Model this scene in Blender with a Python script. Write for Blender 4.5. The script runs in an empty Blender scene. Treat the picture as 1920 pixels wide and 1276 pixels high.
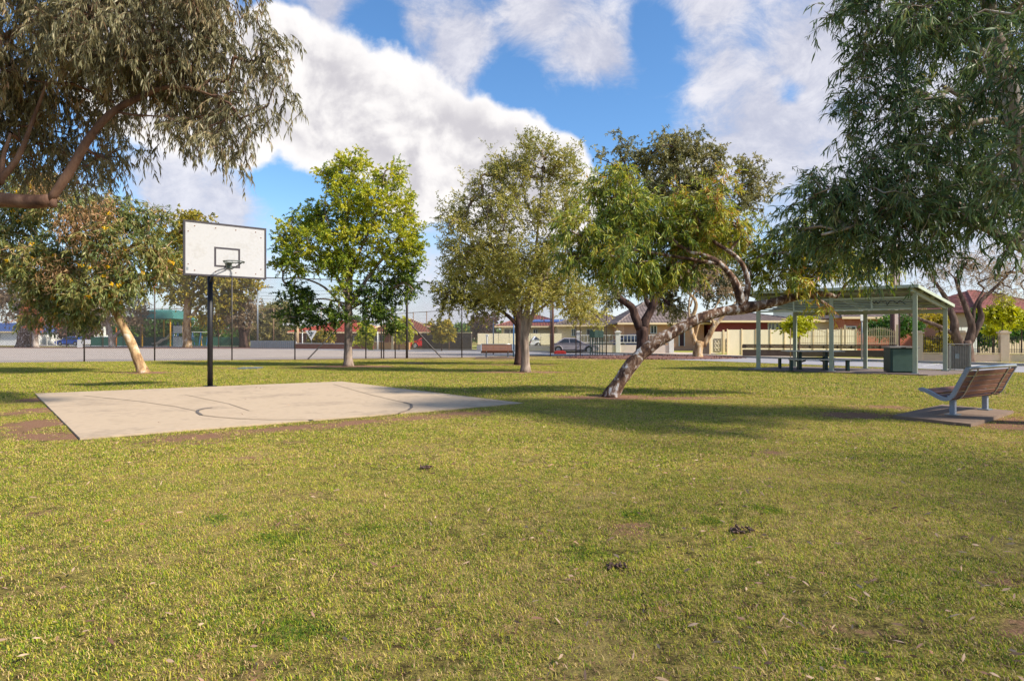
import bpy, math, random
import numpy as np
from mathutils import Vector, Matrix, noise as mnoise
random.seed(7)
rng = np.random.default_rng(7)
sc = bpy.context.scene
COL = sc.collection
R = math.radians
F, CX, HY, H = 1173.0, 960.0, 630.0, 1.28

def P(px, py, Z):                      # point seen at (px,py) of the photograph at depth Z
    return Vector(((px-CX)*Z/F, Z, H-(py-HY)*Z/F))
def G(px, py):                         # point on the ground
    Z = F*H/(py-HY)
    return Vector(((px-CX)*Z/F, Z, 0))

# ------------------------------------------------------------------ camera
cam = bpy.data.objects.new('camera', bpy.data.cameras.new('camera'))
COL.objects.link(cam)
cam.location = (0, 0, H); cam.rotation_euler = (R(90), 0, 0)
cam.data.sensor_width = 36; cam.data.lens = F/1920*36
cam.data.shift_y = -8/1920
cam.data.clip_start = .05; cam.data.clip_end = 3000
sc.camera = cam

# ------------------------------------------------------------------ sun, sky
SUN_EL = R(41)
sdir = Vector((.93, -.36, 0)).normalized()
sun_vec = Vector((sdir.x*math.cos(SUN_EL), sdir.y*math.cos(SUN_EL), math.sin(SUN_EL)))
sl = bpy.data.lights.new('sun', 'SUN'); sl.energy = 3.6; sl.angle = R(4.0); sl.color = (1, .93, .80)
so = bpy.data.objects.new('sun', sl); COL.objects.link(so)
so.rotation_euler = sun_vec.to_track_quat('Z', 'Y').to_euler(); so.location = (30, -5, 20)

w = bpy.data.worlds.new('World'); sc.world = w; w.use_nodes = True
nt = w.node_tree; nt.nodes.clear()
class NG:
    def __init__(s, nt): s.nt = nt
    def n(s, t, **k):
        o = s.nt.nodes.new(t)
        for a, b in k.items(): setattr(o, a, b)
        return o
    def l(s, a, b): s.nt.links.new(a, b)
    def put(s, sock, v):
        if isinstance(v, bpy.types.NodeSocket): s.l(v, sock)
        else: sock.default_value = v
    def m(s, op, a, b=0, c=0, clamp=False):
        o = s.n('ShaderNodeMath', operation=op, use_clamp=clamp)
        s.put(o.inputs[0], a); s.put(o.inputs[1], b); s.put(o.inputs[2], c)
        return o.outputs[0]
    def v(s, op, a, b=(0, 0, 0)):
        o = s.n('ShaderNodeVectorMath', operation=op)
        s.put(o.inputs[0], a); s.put(o.inputs[1], b)
        return o.outputs['Value'] if op in ('DISTANCE', 'LENGTH', 'DOT_PRODUCT') else o.outputs[0]
    def noise(s, vec, scale, detail=4, rough=.5, dist=0):
        o = s.n('ShaderNodeTexNoise')
        if vec is not None: s.l(vec, o.inputs['Vector'])
        o.inputs['Scale'].default_value = scale; o.inputs['Detail'].default_value = detail
        o.inputs['Roughness'].default_value = rough; o.inputs['Distortion'].default_value = dist
        return o.outputs['Fac']
    def mr(s, v, a, b, c=0, d=1, smooth=True):
        o = s.n('ShaderNodeMapRange'); o.interpolation_type = 'SMOOTHSTEP' if smooth else 'LINEAR'
        s.put(o.inputs[0], v)
        for i, q in enumerate((a, b, c, d)): s.put(o.inputs[i+1], q)
        return o.outputs[0]
    def mix(s, f, a, b):
        o = s.n('ShaderNodeMix', data_type='RGBA')
        s.put(o.inputs[0], f); s.put(o.inputs[6], a); s.put(o.inputs[7], b)
        return o.outputs[2]
    def ramp(s, f, cols, pos=None):
        o = s.n('ShaderNodeValToRGB'); s.l(f, o.inputs[0]); e = o.color_ramp.elements
        n = len(cols); pos = pos or [i/(n-1) for i in range(n)]
        while len(e) < n: e.new(.5)
        for i, c in enumerate(cols): e[i].position = pos[i]; e[i].color = (*c, 1)
        return o.outputs[0]
    def scale3(s, vec, sx, sy, sz):
        o = s.n('ShaderNodeMapping'); s.l(vec, o.inputs[0]); o.inputs['Scale'].default_value = (sx, sy, sz)
        return o.outputs[0]

g = NG(nt)
tc = g.n('ShaderNodeTexCoord').outputs['Generated']
sky = g.n('ShaderNodeTexSky', sky_type='NISHITA', sun_disc=False, sun_elevation=SUN_EL,
          sun_rotation=math.atan2(sdir.x, sdir.y), altitude=30, air_density=1.0, dust_density=.4, ozone_density=3.5)
hs = g.n('ShaderNodeHueSaturation'); hs.inputs['Saturation'].default_value = 1.17; hs.inputs['Value'].default_value = 1.03
g.l(sky.outputs[0], hs.inputs['Color'])
def blobs_density(lst, warp):
    acc = None
    for (px, py, r, wt) in lst:
        d = Vector(((px-CX)/F, 1, (HY-py)/F)); k = d.length_squared; d.normalize()
        rr = r/F/k**.75
        dist = g.v('DISTANCE', warp, tuple(d))
        f = g.m('MULTIPLY', g.m('SUBTRACT', 1.0, g.m('DIVIDE', dist, rr)), wt)
        acc = f if acc is None else g.m('SMOOTH_MAX', acc, f, .12)
    return acc
wn = g.n('ShaderNodeTexNoise'); g.l(tc, wn.inputs['Vector']); wn.inputs['Scale'].default_value = 7; wn.inputs['Detail'].default_value = 3
warp = g.v('ADD', tc, g.v('MULTIPLY', g.v('SUBTRACT', wn.outputs['Color'], (.5, .5, .5)), (.055, .055, .055)))
cum = [(450, 215, 110, 1), (545, 120, 120, 1), (610, 190, 160, 1), (720, 225, 150, 1), (800, 270, 130, 1), (880, 290, 115, 1),
       (960, 300, 100, 1), (1030, 330, 95, 1), (930, 370, 110, 1), (780, 340, 90, 1), (1065, 380, 90, 1), (300, 110, 200, 1)]
D1 = blobs_density(cum, warp)
n1 = g.noise(tc, 9, 10, .55, .2)
n1b = g.noise(tc, 30, 6, .6)
D1 = g.m('ADD', D1, g.m('ADD', g.m('MULTIPLY', g.m('SUBTRACT', n1, .5), .42), g.m('MULTIPLY', g.m('SUBTRACT', n1b, .5), .24)))
A1 = g.mr(D1, .02, .17)
thin = [(620, 5, 100, .9), (860, 90, 140, .9), (1020, 20, 130, .9), (1110, 110, 125, 1.0), (1450, 240, 240, .9), (1560, 90, 230, 1.0), (1350, 130, 130, .6),
        (1340, 10, 130, .7), (1300, 320, 160, .55), (780, 40, 90, .6), (330, 350, 120, 1.0), (430, 375, 110, 1.0), (900, 560, 260, .6), (1700, 300, 400, .9), (400, 480, 150, .5)]
holes = [(690, 75, 95, .9), (960, 175, 95, .7), (1100, 225, 120, .9), (1230, 60, 80, .8), (1200, 250, 100, .8), (520, 340, 110, .6), (1480, 165, 40, .6), (1240, 150, 60, .5)]
D2 = g.m('MAXIMUM', blobs_density(thin, warp), .06)
Hh = g.m('MAXIMUM', blobs_density(holes, warp), 0)
n2 = g.noise(g.scale3(warp, 1, 1, 1.5), 10, 12, .68, .25)
D2 = g.m('ADD', g.m('SUBTRACT', D2, Hh), g.m('MULTIPLY', g.m('SUBTRACT', n2, .5), 1.5))
A2 = g.m('MULTIPLY', g.mr(D2, -.12, .62), .92)
sh = g.noise(tc, 6, 5, .5)
tc2 = g.v('ADD', tc, (.016, 0, .016))
relief = g.m('SUBTRACT', n1, g.noise(tc2, 9, 10, .55, .2))
white = g.mix(g.mr(g.m('ADD', g.m('ADD', g.m('MULTIPLY', sh, .9), g.m('MULTIPLY', n1, .4)), g.m('MULTIPLY', relief, 2.2)), .38, .92), (2.9, 2.8, 3.05, 1), (5.0, 4.85, 4.8, 1))
edge = g.mr(D1, .05, .5)
cumc = g.mix(g.m('MULTIPLY', edge, .85), (5.2, 5.05, 5.0, 1), white)
thc = g.mix(g.mr(n2, .35, .75), (2.9, 2.95, 3.5, 1), (4.6, 4.5, 4.7, 1))
c = g.mix(A2, hs.outputs[0], thc)
c = g.mix(A1, c, cumc)
# pale low haze of distant cloud above the horizon
sz = g.n('ShaderNodeSeparateXYZ'); g.l(tc, sz.inputs[0])
c = g.mix(g.m('MULTIPLY', g.mr(sz.outputs['Z'], .0, .22, 1, 0), .55), c, (4.0, 4.1, 4.8, 1))
bg = g.n('ShaderNodeBackground'); bg.inputs['Strength'].default_value = .1
g.l(c, bg.inputs['Color'])
g.l(bg.outputs[0], g.n('ShaderNodeOutputWorld').inputs['Surface'])

sc.view_settings.view_transform = 'Standard'; sc.view_settings.look = 'None'
sc.view_settings.exposure = 1.03; sc.view_settings.gamma = 1
sc.render.engine = 'CYCLES'
sc.cycles.use_denoising = True
sc.cycles.max_bounces = 6; sc.cycles.diffuse_bounces = 3; sc.cycles.transmission_bounces = 4; sc.cycles.transparent_max_bounces = 6

# ------------------------------------------------------------------ materials
def S(r, g_, b):
    f = lambda c: (c/255/12.92 if c <= 10 else ((c/255+.055)/1.055)**2.4)
    return (f(r), f(g_), f(b))
def new_mat(name):
    m = bpy.data.materials.new(name); m.use_nodes = True; m.node_tree.nodes.clear()
    return m, NG(m.node_tree)
def finish(g, col, rough=.7, metal=0, bump=None, bs=.3, bd=.01, spec=.4, trans=0, tcol=None):
    b = g.n('ShaderNodeBsdfPrincipled')
    g.put(b.inputs['Base Color'], col if isinstance(col, bpy.types.NodeSocket) else (*col, 1))
    g.put(b.inputs['Roughness'], rough); b.inputs['Metallic'].default_value = metal
    b.inputs['Specular IOR Level'].default_value = spec
    if bump is not None:
        bn = g.n('ShaderNodeBump'); bn.inputs['Strength'].default_value = bs; bn.inputs['Distance'].default_value = bd
        g.l(bump, bn.inputs['Height']); g.l(bn.outputs[0], b.inputs['Normal'])
    out = g.n('ShaderNodeOutputMaterial'); sh = b.outputs[0]
    if trans:
        t = g.n('ShaderNodeBsdfTranslucent'); g.put(t.inputs[0], tcol if tcol is not None else col)
        mx = g.n('ShaderNodeMixShader'); mx.inputs[0].default_value = trans
        g.l(b.outputs[0], mx.inputs[1]); g.l(t.outputs[0], mx.inputs[2]); sh = mx.outputs[0]
    g.l(sh, out.inputs[0])
def surf(name, c1, c2=None, scale=4, rough=.7, metal=0, bump=.2, bd=.005, stretch=(1, 1, 1), c3=None, spec=.4, world=False):
    m, g = new_mat(name)
    if world: co = g.n('ShaderNodeNewGeometry').outputs['Position']
    else: co = g.n('ShaderNodeTexCoord').outputs['Object']
    co = g.scale3(co, *stretch)
    a = g.noise(co, scale, 6, .6); b = g.noise(co, scale*9, 3, .6)
    f = g.m('ADD', g.m('MULTIPLY', a, .65), g.m('MULTIPLY', b, .35))
    c2 = c2 or tuple(x*.75 for x in c1)
    cols = [c1, c2] if c3 is None else [c1, c2, c3]
    col = g.ramp(f, cols, [.32, .68] if c3 is None else [.32, .5, .68])
    finish(g, col, rough, metal, b, bump, bd, spec)
    return m
def leafmat(name, cols, trans=.3, rough=.45, boost=1.6):
    m, g = new_mat(name)
    at = g.n('ShaderNodeAttribute'); at.attribute_name = 'tint'
    cols = [tuple(min(.9, x*boost) for x in c_) for c_ in cols]
    col = g.ramp(at.outputs['Fac'], cols)
    hv = g.n('ShaderNodeHueSaturation'); hv.inputs['Value'].default_value = 1.25; hv.inputs['Saturation'].default_value = 1.1
    g.l(col, hv.inputs['Color'])
    finish(g, col, rough, spec=.35, trans=trans, tcol=hv.outputs[0])
    return m
def barkmat(name, cols, pos=None, scale=5, stretch=(1, 1, .45), bs=.6, bd=.02, rough=.85):
    m, g = new_mat(name)
    co = g.scale3(g.n('ShaderNodeTexCoord').outputs['Object'], *stretch)
    a = g.noise(co, scale, 5, .6, .6); f = g.noise(g.scale3(co, 3, 3, .5), scale*3, 5, .65)
    col = g.ramp(g.m('ADD', g.m('MULTIPLY', a, .8), g.m('MULTIPLY', f, .2)), cols, pos)
    h = g.m('ADD', a, g.m('MULTIPLY', f, .8))
    finish(g, col, rough, bump=h, bs=bs, bd=bd, spec=.2)
    return m

M = {}
M['concrete'] = surf('pad_concrete', S(152, 133, 112), S(184, 162, 136), .7, .85, bump=.35, bd=.01, c3=S(170, 149, 124))
M['slab'] = surf('slab_concrete', S(112, 92, 78), S(134, 112, 94), 2, .9, bump=.3)
M['floor'] = surf('shelter_floor', S(105, 90, 84), S(126, 110, 100), 2, .9)
M['asphalt'] = surf('court_asphalt', S(150, 136, 126), S(172, 157, 145), .25, .9, world=True, c3=S(160, 145, 134))
M['road'] = surf('road_asphalt', S(136, 132, 134), S(154, 150, 152), .3, .9, world=True)
M['path'] = surf('footpath_concrete', S(178, 160, 146), S(192, 174, 158), .6, .9, world=True)
M['verge'] = surf('verge_grass', S(168, 160, 60), S(140, 140, 55), 1.3, .95, world=True, c3=S(186, 170, 92))
M['kerb'] = surf('kerb_concrete', S(170, 162, 150), S(150, 142, 132), 2, .9, world=True)
M['linepaint'] = surf('line_paint', S(205, 203, 200), S(170, 165, 160), 3, .8)
M['darkline'] = surf('dark_line', S(84, 78, 76), S(112, 102, 94), 6, .8)
M['joint'] = surf('joint_line', S(140, 122, 102), S(154, 134, 112), 6, .9)
M['mulch'] = surf('mulch', S(82, 54, 46), S(118, 82, 70), 8, .95, world=True, c3=S(64, 44, 40))
M['blackpaint'] = surf('black_paint', S(24, 23, 27), S(38, 36, 40), 9, .5)
M['greyframe'] = surf('board_frame_paint', S(66, 60, 66), S(48, 44, 50), 9, .6)
M['board'] = surf('backboard_paint', S(172, 171, 172), S(180, 179, 180), 1.6, .6, c3=S(166, 163, 160))
M['galv'] = surf('galvanised_steel', S(150, 156, 160), S(125, 130, 134), 6, .45, .6)
M['oldgreen'] = surf('worn_green_metal', S(96, 104, 96), S(74, 80, 74), 9, .6, .2)
M['benchmetal'] = surf('bench_metal', S(150, 156, 168), S(126, 132, 144), 7, .5, .35)
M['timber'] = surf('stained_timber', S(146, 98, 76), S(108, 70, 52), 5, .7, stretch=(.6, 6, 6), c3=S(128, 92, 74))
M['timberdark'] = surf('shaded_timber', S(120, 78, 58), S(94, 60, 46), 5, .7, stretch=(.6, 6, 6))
M['posts'] = surf('shelter_green', S(166, 172, 150), S(150, 157, 136), 5, .55)
M['louvre'] = surf('shelter_pale_green', S(180, 186, 164), S(164, 171, 150), 5, .55)
M['roofunder'] = surf('roof_sheet', S(118, 122, 104), S(100, 104, 90), 4, .6)
M['deepgreen'] = surf('deep_green_paint', S(36, 62, 54), S(28, 50, 44), 6, .5)
M['bbqgreen'] = surf('barbecue_green', S(74, 96, 84), S(64, 86, 74), 6, .5)
M['steel'] = surf('stainless', S(176, 174, 168), S(150, 148, 142), 6, .35, .7)
M['binsteel'] = surf('bin_steel', S(150, 142, 134), S(124, 116, 110), 7, .5, .4)
M['fencepost'] = surf('fence_post_steel', S(92, 86, 82), S(68, 62, 60), 7, .6, .3)
M['rustpost'] = surf('weathered_post', S(156, 124, 96), S(122, 96, 78), 7, .7)
M['wire'] = surf('fence_wire', S(112, 108, 104), S(92, 88, 86), 9, .5, .5)
M['white'] = surf('white_paint', S(226, 224, 218), S(206, 204, 198), 3, .6)
M['cream'] = surf('cream_paint', S(236, 212, 168), S(222, 196, 152), 2, .7)
M['creamsteel'] = surf('cream_steel_fence', S(240, 226, 194), S(226, 212, 180), 1.2, .6, stretch=(1, 1, .2))
M['peach'] = surf('peach_render', S(224, 174, 138), S(210, 156, 122), 2, .85)
M['render'] = surf('beige_render', S(222, 200, 170), S(208, 184, 154), 2, .85)
M['blockwall'] = surf('pale_block', S(214, 200, 188), S(198, 184, 172), 3, .85)
M['brownblock'] = surf('brown_block', S(98, 84, 74), S(80, 68, 62), 4, .9)
M['breeze'] = surf('breeze_block', S(196, 176, 148), S(160, 136, 112), 5, .9)
M['maroon'] = surf('maroon_paint', S(140, 58, 56), S(122, 50, 50), 3, .7)
M['shed'] = surf('brown_steel_sheet', S(92, 78, 72), S(80, 68, 64), 2, .6, stretch=(6, 6, .3))
M['black'] = surf('black_iron', S(30, 28, 30), S(42, 38, 40), 6, .5)
M['teal'] = surf('teal_shade_cloth', S(70, 128, 120), S(58, 112, 106), 3, .8)
M['yellow'] = surf('yellow_post', S(222, 168, 40), S(204, 146, 30), 3, .5)
M['orange'] = surf('orange_post', S(206, 120, 40), S(180, 96, 30), 3, .5)
M['playgrey'] = surf('play_panels', S(150, 158, 168), S(120, 128, 140), 3, .5)
M['bluepaint'] = surf('blue_play_paint', S(60, 110, 160), S(44, 88, 134), 3, .5)
M['poolgreen'] = surf('green_fence_cloth', S(44, 98, 84), S(36, 82, 72), 2, .8)
M['blueroof'] = surf('blue_steel_roof', S(84, 108, 160), S(70, 94, 146), 2, .5)
M['tyre'] = surf('tyre_rubber', S(26, 26, 28), S(36, 36, 38), 8, .8)
M['rim'] = surf('alloy', S(170, 172, 176), S(140, 142, 146), 6, .35, .7)
M['redplastic'] = surf('red_plastic', S(196, 48, 34), S(170, 38, 28), 5, .5)
M['redlens'] = surf('red_lens', S(150, 20, 18), S(130, 16, 14), 5, .2)
M['lens'] = surf('clear_lens', S(214, 214, 216), S(190, 190, 196), 5, .15)
M['timberpole'] = surf('pale_timber_pole', S(190, 164, 128), S(166, 140, 108), 4, .85, stretch=(3, 3, .4))
M['stobie'] = surf('pink_concrete', S(206, 184, 174), S(190, 168, 158), 4, .85)
M['darkmaroon'] = surf('dark_maroon_steel', S(70, 34, 38), S(58, 28, 32), 4, .6)
def glassmat(name, c, rough=.08):
    m, g = new_mat(name); finish(g, c, rough, spec=.8); return m
M['glass'] = glassmat('dark_glass', (.02, .024, .03))
M['paneglass'] = glassmat('window_glass', (.05, .055, .06))
def carpaint(name, c):
    m, g = new_mat(name)
    b = g.n('ShaderNodeBsdfPrincipled'); b.inputs['Base Color'].default_value = (*c, 1)
    co = g.n('ShaderNodeTexCoord').outputs['Object']
    g.l(g.mr(g.noise(co, 3, 4), .3, .7, .28, .45), b.inputs['Roughness'])
    b.inputs['Metallic'].default_value = .3; b.inputs['Coat Weight'].default_value = .5
    g.l(b.outputs[0], g.n('ShaderNodeOutputMaterial').inputs[0]); return m
M['silver'] = carpaint('silver_car_paint', S(182, 172, 176))
M['carred'] = carpaint('red_car_paint', S(196, 30, 34))
M['carblue'] = carpaint('blue_car_paint', S(26, 78, 170))
M['carnavy'] = carpaint('navy_car_paint', S(28, 36, 66))
M['carwhite'] = carpaint('white_car_paint', S(206, 206, 212))
def brickmat(name, c1, c2, mort, bw=.23, bh=.085):
    m, g = new_mat(name)
    co = g.n('ShaderNodeTexCoord').outputs['Object']
    sp = g.n('ShaderNodeSeparateXYZ'); g.l(co, sp.inputs[0])
    cb = g.n('ShaderNodeCombineXYZ'); g.l(g.m('ADD', sp.outputs[0], sp.outputs[1]), cb.inputs[0]); g.l(sp.outputs[2], cb.inputs[1])
    b = g.n('ShaderNodeTexBrick'); g.l(cb.outputs[0], b.inputs['Vector']); b.inputs['Scale'].default_value = 1
    b.inputs['Brick Width'].default_value = bw; b.inputs['Row Height'].default_value = bh; b.inputs['Mortar Size'].default_value = .01
    b.inputs['Color1'].default_value = (*c1, 1); b.inputs['Color2'].default_value = (*c2, 1); b.inputs['Mortar'].default_value = (*mort, 1)
    n = g.noise(co, 3, 4)
    col = g.mix(g.mr(n, .3, .8, 0, .35), b.outputs[0], (*[x*.6 for x in c1], 1))
    finish(g, col, .85, bump=b.outputs['Fac'], bs=.3, bd=-.01); return m
M['redbrick'] = brickmat('red_brick', S(200, 100, 66), S(184, 86, 58), S(190, 158, 136))
M['brownbrick'] = brickmat('brown_brick', S(140, 74, 56), S(120, 62, 48), S(120, 90, 76))
M['orangebrick'] = brickmat('orange_brick', S(206, 152, 96), S(190, 134, 84), S(190, 160, 120))
def tilemat(name, c1, c2):
    m, g = new_mat(name)
    co = g.n('ShaderNodeTexCoord').outputs['Object']
    sp = g.n('ShaderNodeSeparateXYZ'); g.l(co, sp.inputs[0])
    wv = g.m('SINE', g.m('MULTIPLY', sp.outputs[0], 21.0))
    n = g.noise(co, 2.0, 5, .65)
    col = g.mix(g.mr(g.m('ADD', n, g.m('MULTIPLY', wv, .06)), .35, .65), (*c1, 1), (*c2, 1))
    finish(g, col, .8, bump=wv, bs=.5, bd=.03); return m
M['roofred'] = tilemat('red_roof_tiles', S(190, 84, 66), S(166, 66, 54))
M['roofpink'] = tilemat('weathered_red_tiles', S(150, 92, 82), S(126, 76, 68))
M['roofbrown'] = tilemat('brown_roof_tiles', S(150, 90, 70), S(128, 74, 58))
M['roofgrey'] = tilemat('grey_brown_tiles', S(134, 118, 112), S(108, 94, 90))

M['gumbark'] = barkmat('mottled_gum_bark', [S(66, 48, 42), S(98, 72, 58), S(140, 112, 92), S(200, 192, 188), S(222, 218, 216)], [.40, .47, .54, .60, .72], 9, (1, 1, .6))
M['gumbark2'] = barkmat('cream_gum_bark', [S(80, 58, 46), S(150, 118, 84), S(186, 154, 112), S(214, 200, 184)], [.34, .44, .54, .66], 4)
M['brownbark'] = barkmat('brown_bark', [S(58, 44, 38), S(96, 76, 66), S(126, 104, 92)], [.35, .5, .65], 7, (1, 1, .25))
M['greybark'] = barkmat('grey_bark', [S(92, 78, 68), S(140, 122, 108), S(176, 158, 142)], [.35, .5, .65], 6, (1, 1, .2))
M['darkbark'] = barkmat('dark_bark', [S(40, 30, 28), S(72, 54, 48), S(98, 74, 64)], [.35, .5, .65], 6, (1, 1, .25))
M['smoothlimb'] = barkmat('smooth_brown_limb', [S(64, 44, 36), S(100, 74, 60), S(126, 98, 80)], [.35, .5, .65], 3, (1, 1, .4), .25)
M['palelimb'] = barkmat('pale_limb', [S(120, 98, 84), S(168, 150, 134), S(206, 196, 186)], [.35, .5, .65], 4, (1, 1, .4), .3)
M['twig'] = barkmat('twig_bark', [S(74, 54, 44), S(108, 78, 66), S(130, 100, 86)], None, 6)
M['leaf_greygum'] = leafmat('grey_green_gum_leaves', [S(60, 50, 34), S(84, 80, 56), S(104, 100, 70), S(136, 124, 92), S(138, 96, 76)])
M['leaf_flower'] = leafmat('flowering_gum_leaves', [S(44, 58, 38), S(72, 86, 48), S(104, 110, 58), S(136, 126, 74), S(140, 92, 66)])
M['leaf_dead'] = leafmat('dead_leaves', [S(130, 94, 62), S(166, 126, 84), S(190, 156, 112)], .2, boost=1)
M['petal'] = leafmat('yellow_blossom', [S(236, 170, 20), S(248, 200, 20), S(232, 190, 30)], .15, boost=1)
M['petalw'] = leafmat('cream_blossom', [S(190, 170, 120), S(220, 204, 160)], .2, boost=1)
M['leaf_lime'] = leafmat('lime_leaves', [S(44, 60, 28), S(70, 90, 34), S(108, 122, 40), S(148, 148, 42), S(172, 162, 50)])
M['leaf_olive'] = leafmat('olive_leaves', [S(78, 78, 40), S(110, 110, 54), S(142, 134, 66), S(174, 158, 92)])
M['leaf_gum'] = leafmat('green_gum_leaves', [S(38, 54, 26), S(66, 86, 38), S(106, 118, 48), S(156, 152, 58), S(156, 104, 64)], boost=1.6)
M['leaf_right'] = leafmat('dark_green_gum_leaves', [S(32, 44, 28), S(52, 70, 42), S(78, 96, 56), S(112, 124, 76), S(130, 110, 68)], boost=1.5)
M['leaf_tall'] = leafmat('dull_gum_leaves', [S(62, 64, 40), S(88, 88, 56), S(120, 114, 70), S(158, 140, 78)], boost=1.75)
M['leaf_gold'] = leafmat('golden_green_leaves', [S(64, 68, 30), S(104, 100, 40), S(150, 132, 44), S(176, 150, 50)])
M['leaf_brown'] = leafmat('brown_wispy_leaves', [S(96, 82, 66), S(128, 110, 86), S(156, 134, 104)])
M['leaf_bright'] = leafmat('bright_yellow_green_leaves', [S(130, 140, 30), S(176, 176, 36), S(204, 196, 50)], .3, boost=1.05)
M['leaf_bush'] = leafmat('bush_leaves', [S(34, 56, 26), S(60, 90, 36), S(96, 116, 44)])
M['leaf_plum'] = leafmat('purple_brown_leaves', [S(60, 44, 42), S(86, 62, 56), S(110, 80, 64)])
M['leaf_red'] = leafmat('russet_leaves', [S(110, 56, 40), S(150, 84, 52), S(146, 116, 60)])

# ------------------------------------------------------------------ mesh helpers
def tag(o, label=None, cat=None, group=None, kind=None):
    if label: o['label'] = label
    if cat: o['category'] = cat
    if group: o['group'] = group
    if kind: o['kind'] = kind
    return o
def empty(name, loc, label, cat, group=None, rz=0):
    o = bpy.data.objects.new(name, None); COL.objects.link(o); o.empty_display_size = .1
    o.location = loc; o.rotation_euler = (0, 0, rz)
    return tag(o, label, cat, group)
def link_mesh(name, me, mat, parent=None, smooth=False):
    o = bpy.data.objects.new(name, me); COL.objects.link(o)
    if mat is not None and not me.materials: me.materials.append(mat)
    if parent is not None: o.parent = parent
    if smooth: me.shade_smooth()
    return o
class MB:
    def __init__(s): s.v = []; s.f = []
    def add(s, vs, fs):
        k = len(s.v); s.v += [tuple(v) for v in vs]; s.f += [tuple(i+k for i in f) for f in fs]; return s
    def box(s, c, d, rot=None):
        x, y, z = d[0]/2, d[1]/2, d[2]/2
        vs = [Vector((a, b, e)) for a in (-x, x) for b in (-y, y) for e in (-z, z)]
        if rot is not None: vs = [rot @ v for v in vs]
        c = Vector(c)
        return s.add([v+c for v in vs], [(0, 1, 3, 2), (4, 6, 7, 5), (0, 4, 5, 1), (2, 3, 7, 6), (0, 2, 6, 4), (1, 5, 7, 3)])
    def bar(s, a, b, w_, h_=None, up=(0, 0, 1)):
        a, b = Vector(a), Vector(b); h_ = h_ or w_; t = (b-a); L = t.length; t.normalize(); u = Vector(up)
        if abs(t.dot(u)) > .95: u = Vector((0, 1, 0))
        sx = t.cross(u).normalized(); u = sx.cross(t)
        rot = Matrix((t, sx, u)).transposed()
        return s.box((a+b)/2, (L, w_, h_), rot)
    def prism(s, poly, z0, z1):
        n = len(poly); vs = [(x, y, z0) for x, y in poly]+[(x, y, z1) for x, y in poly]
        return s.add(vs, [tuple(range(n-1, -1, -1)), tuple(range(n, 2*n))]+[(i, (i+1) % n, n+(i+1) % n, n+i) for i in range(n)])
    def extr(s, poly, off):            # planar polygon of 3D points extruded by vector off
        n = len(poly); off = Vector(off); p = [Vector(q) for q in poly]
        return s.add(p+[q+off for q in p], [tuple(range(n-1, -1, -1)), tuple(range(n, 2*n))]+[(i, (i+1) % n, n+(i+1) % n, n+i) for i in range(n)])
    def tube(s, pts, rad, n=8, cap=True, wob=0):
        pts = [Vector(p) for p in pts]; m = len(pts)
        if not hasattr(rad, '__len__'): rad = [rad]*m
        up = Vector((0, 0, 1)); t0 = (pts[1]-pts[0]).normalized()
        if abs(t0.dot(up)) > .9: up = Vector((1, 0, 0))
        u = t0.cross(up).normalized(); vs = []
        for i, p in enumerate(pts):
            t = (pts[min(i+1, m-1)]-pts[max(i-1, 0)]).normalized()
            u = (u - t*u.dot(t)).normalized(); w_ = t.cross(u)
            for k in range(n):
                a = 2*math.pi*k/n; d = u*math.cos(a)+w_*math.sin(a)
                r = rad[i]
                if wob: r *= 1+wob*mnoise.noise((p+d*rad[i])*2.2)+.5*wob*mnoise.noise((p+d*rad[i])*7)
                vs.append(p+d*r)
        fs = [(i*n+k, i*n+(k+1) % n, (i+1)*n+(k+1) % n, (i+1)*n+k) for i in range(m-1) for k in range(n)]
        if cap: fs += [tuple(range(n-1, -1, -1)), tuple((m-1)*n+k for k in range(n))]
        return s.add(vs, fs)
    def lathe(s, prof, c=(0, 0, 0), n=24, axis='z'):
        vs = []; c = Vector(c)
        for r, h in prof:
            for k in range(n):
                a = 2*math.pi*k/n; x, y = r*math.cos(a), r*math.sin(a)
                vs.append(c+(Vector((x, y, h)) if axis == 'z' else Vector((x, h, y))))
        m = len(prof)
        fs = [(i*n+k, i*n+(k+1) % n, (i+1)*n+(k+1) % n, (i+1)*n+k) for i in range(m-1) for k in range(n)]
        fs += [tuple(range(n-1, -1, -1)), tuple((m-1)*n+k for k in range(n))]
        return s.add(vs, fs)
    def quadslab(s, q, t):             # four corners thickened by t along their normal
        q = [Vector(p) for p in q]; nn = (q[1]-q[0]).cross(q[3]-q[0]).normalized()*t
        return s.add(q+[p+nn for p in q], [(3, 2, 1, 0), (4, 5, 6, 7), (0, 1, 5, 4), (1, 2, 6, 5), (2, 3, 7, 6), (3, 0, 4, 7)])
    def build(s, name, mat, parent=None, smooth=False, bevel=0, kind=None, label=None):
        me = bpy.data.meshes.new(name); me.from_pydata(s.v, [], s.f); me.update()
        o = link_mesh(name, me, mat, parent, smooth)
        if smooth == 'auto' or bevel:
            pass
        if bevel:
            b = o.modifiers.new('bevel', 'BEVEL'); b.width = bevel; b.segments = 2; b.limit_method = 'ANGLE'; b.angle_limit = R(40)
        if kind: o['kind'] = kind
        if label: o['label'] = label
        return o
def copy_tree(o, parent=None):
    c = o.copy(); COL.objects.link(c)
    if parent is not None: c.parent = parent
    for ch in list(o.children): copy_tree(ch, c)
    return c
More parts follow.
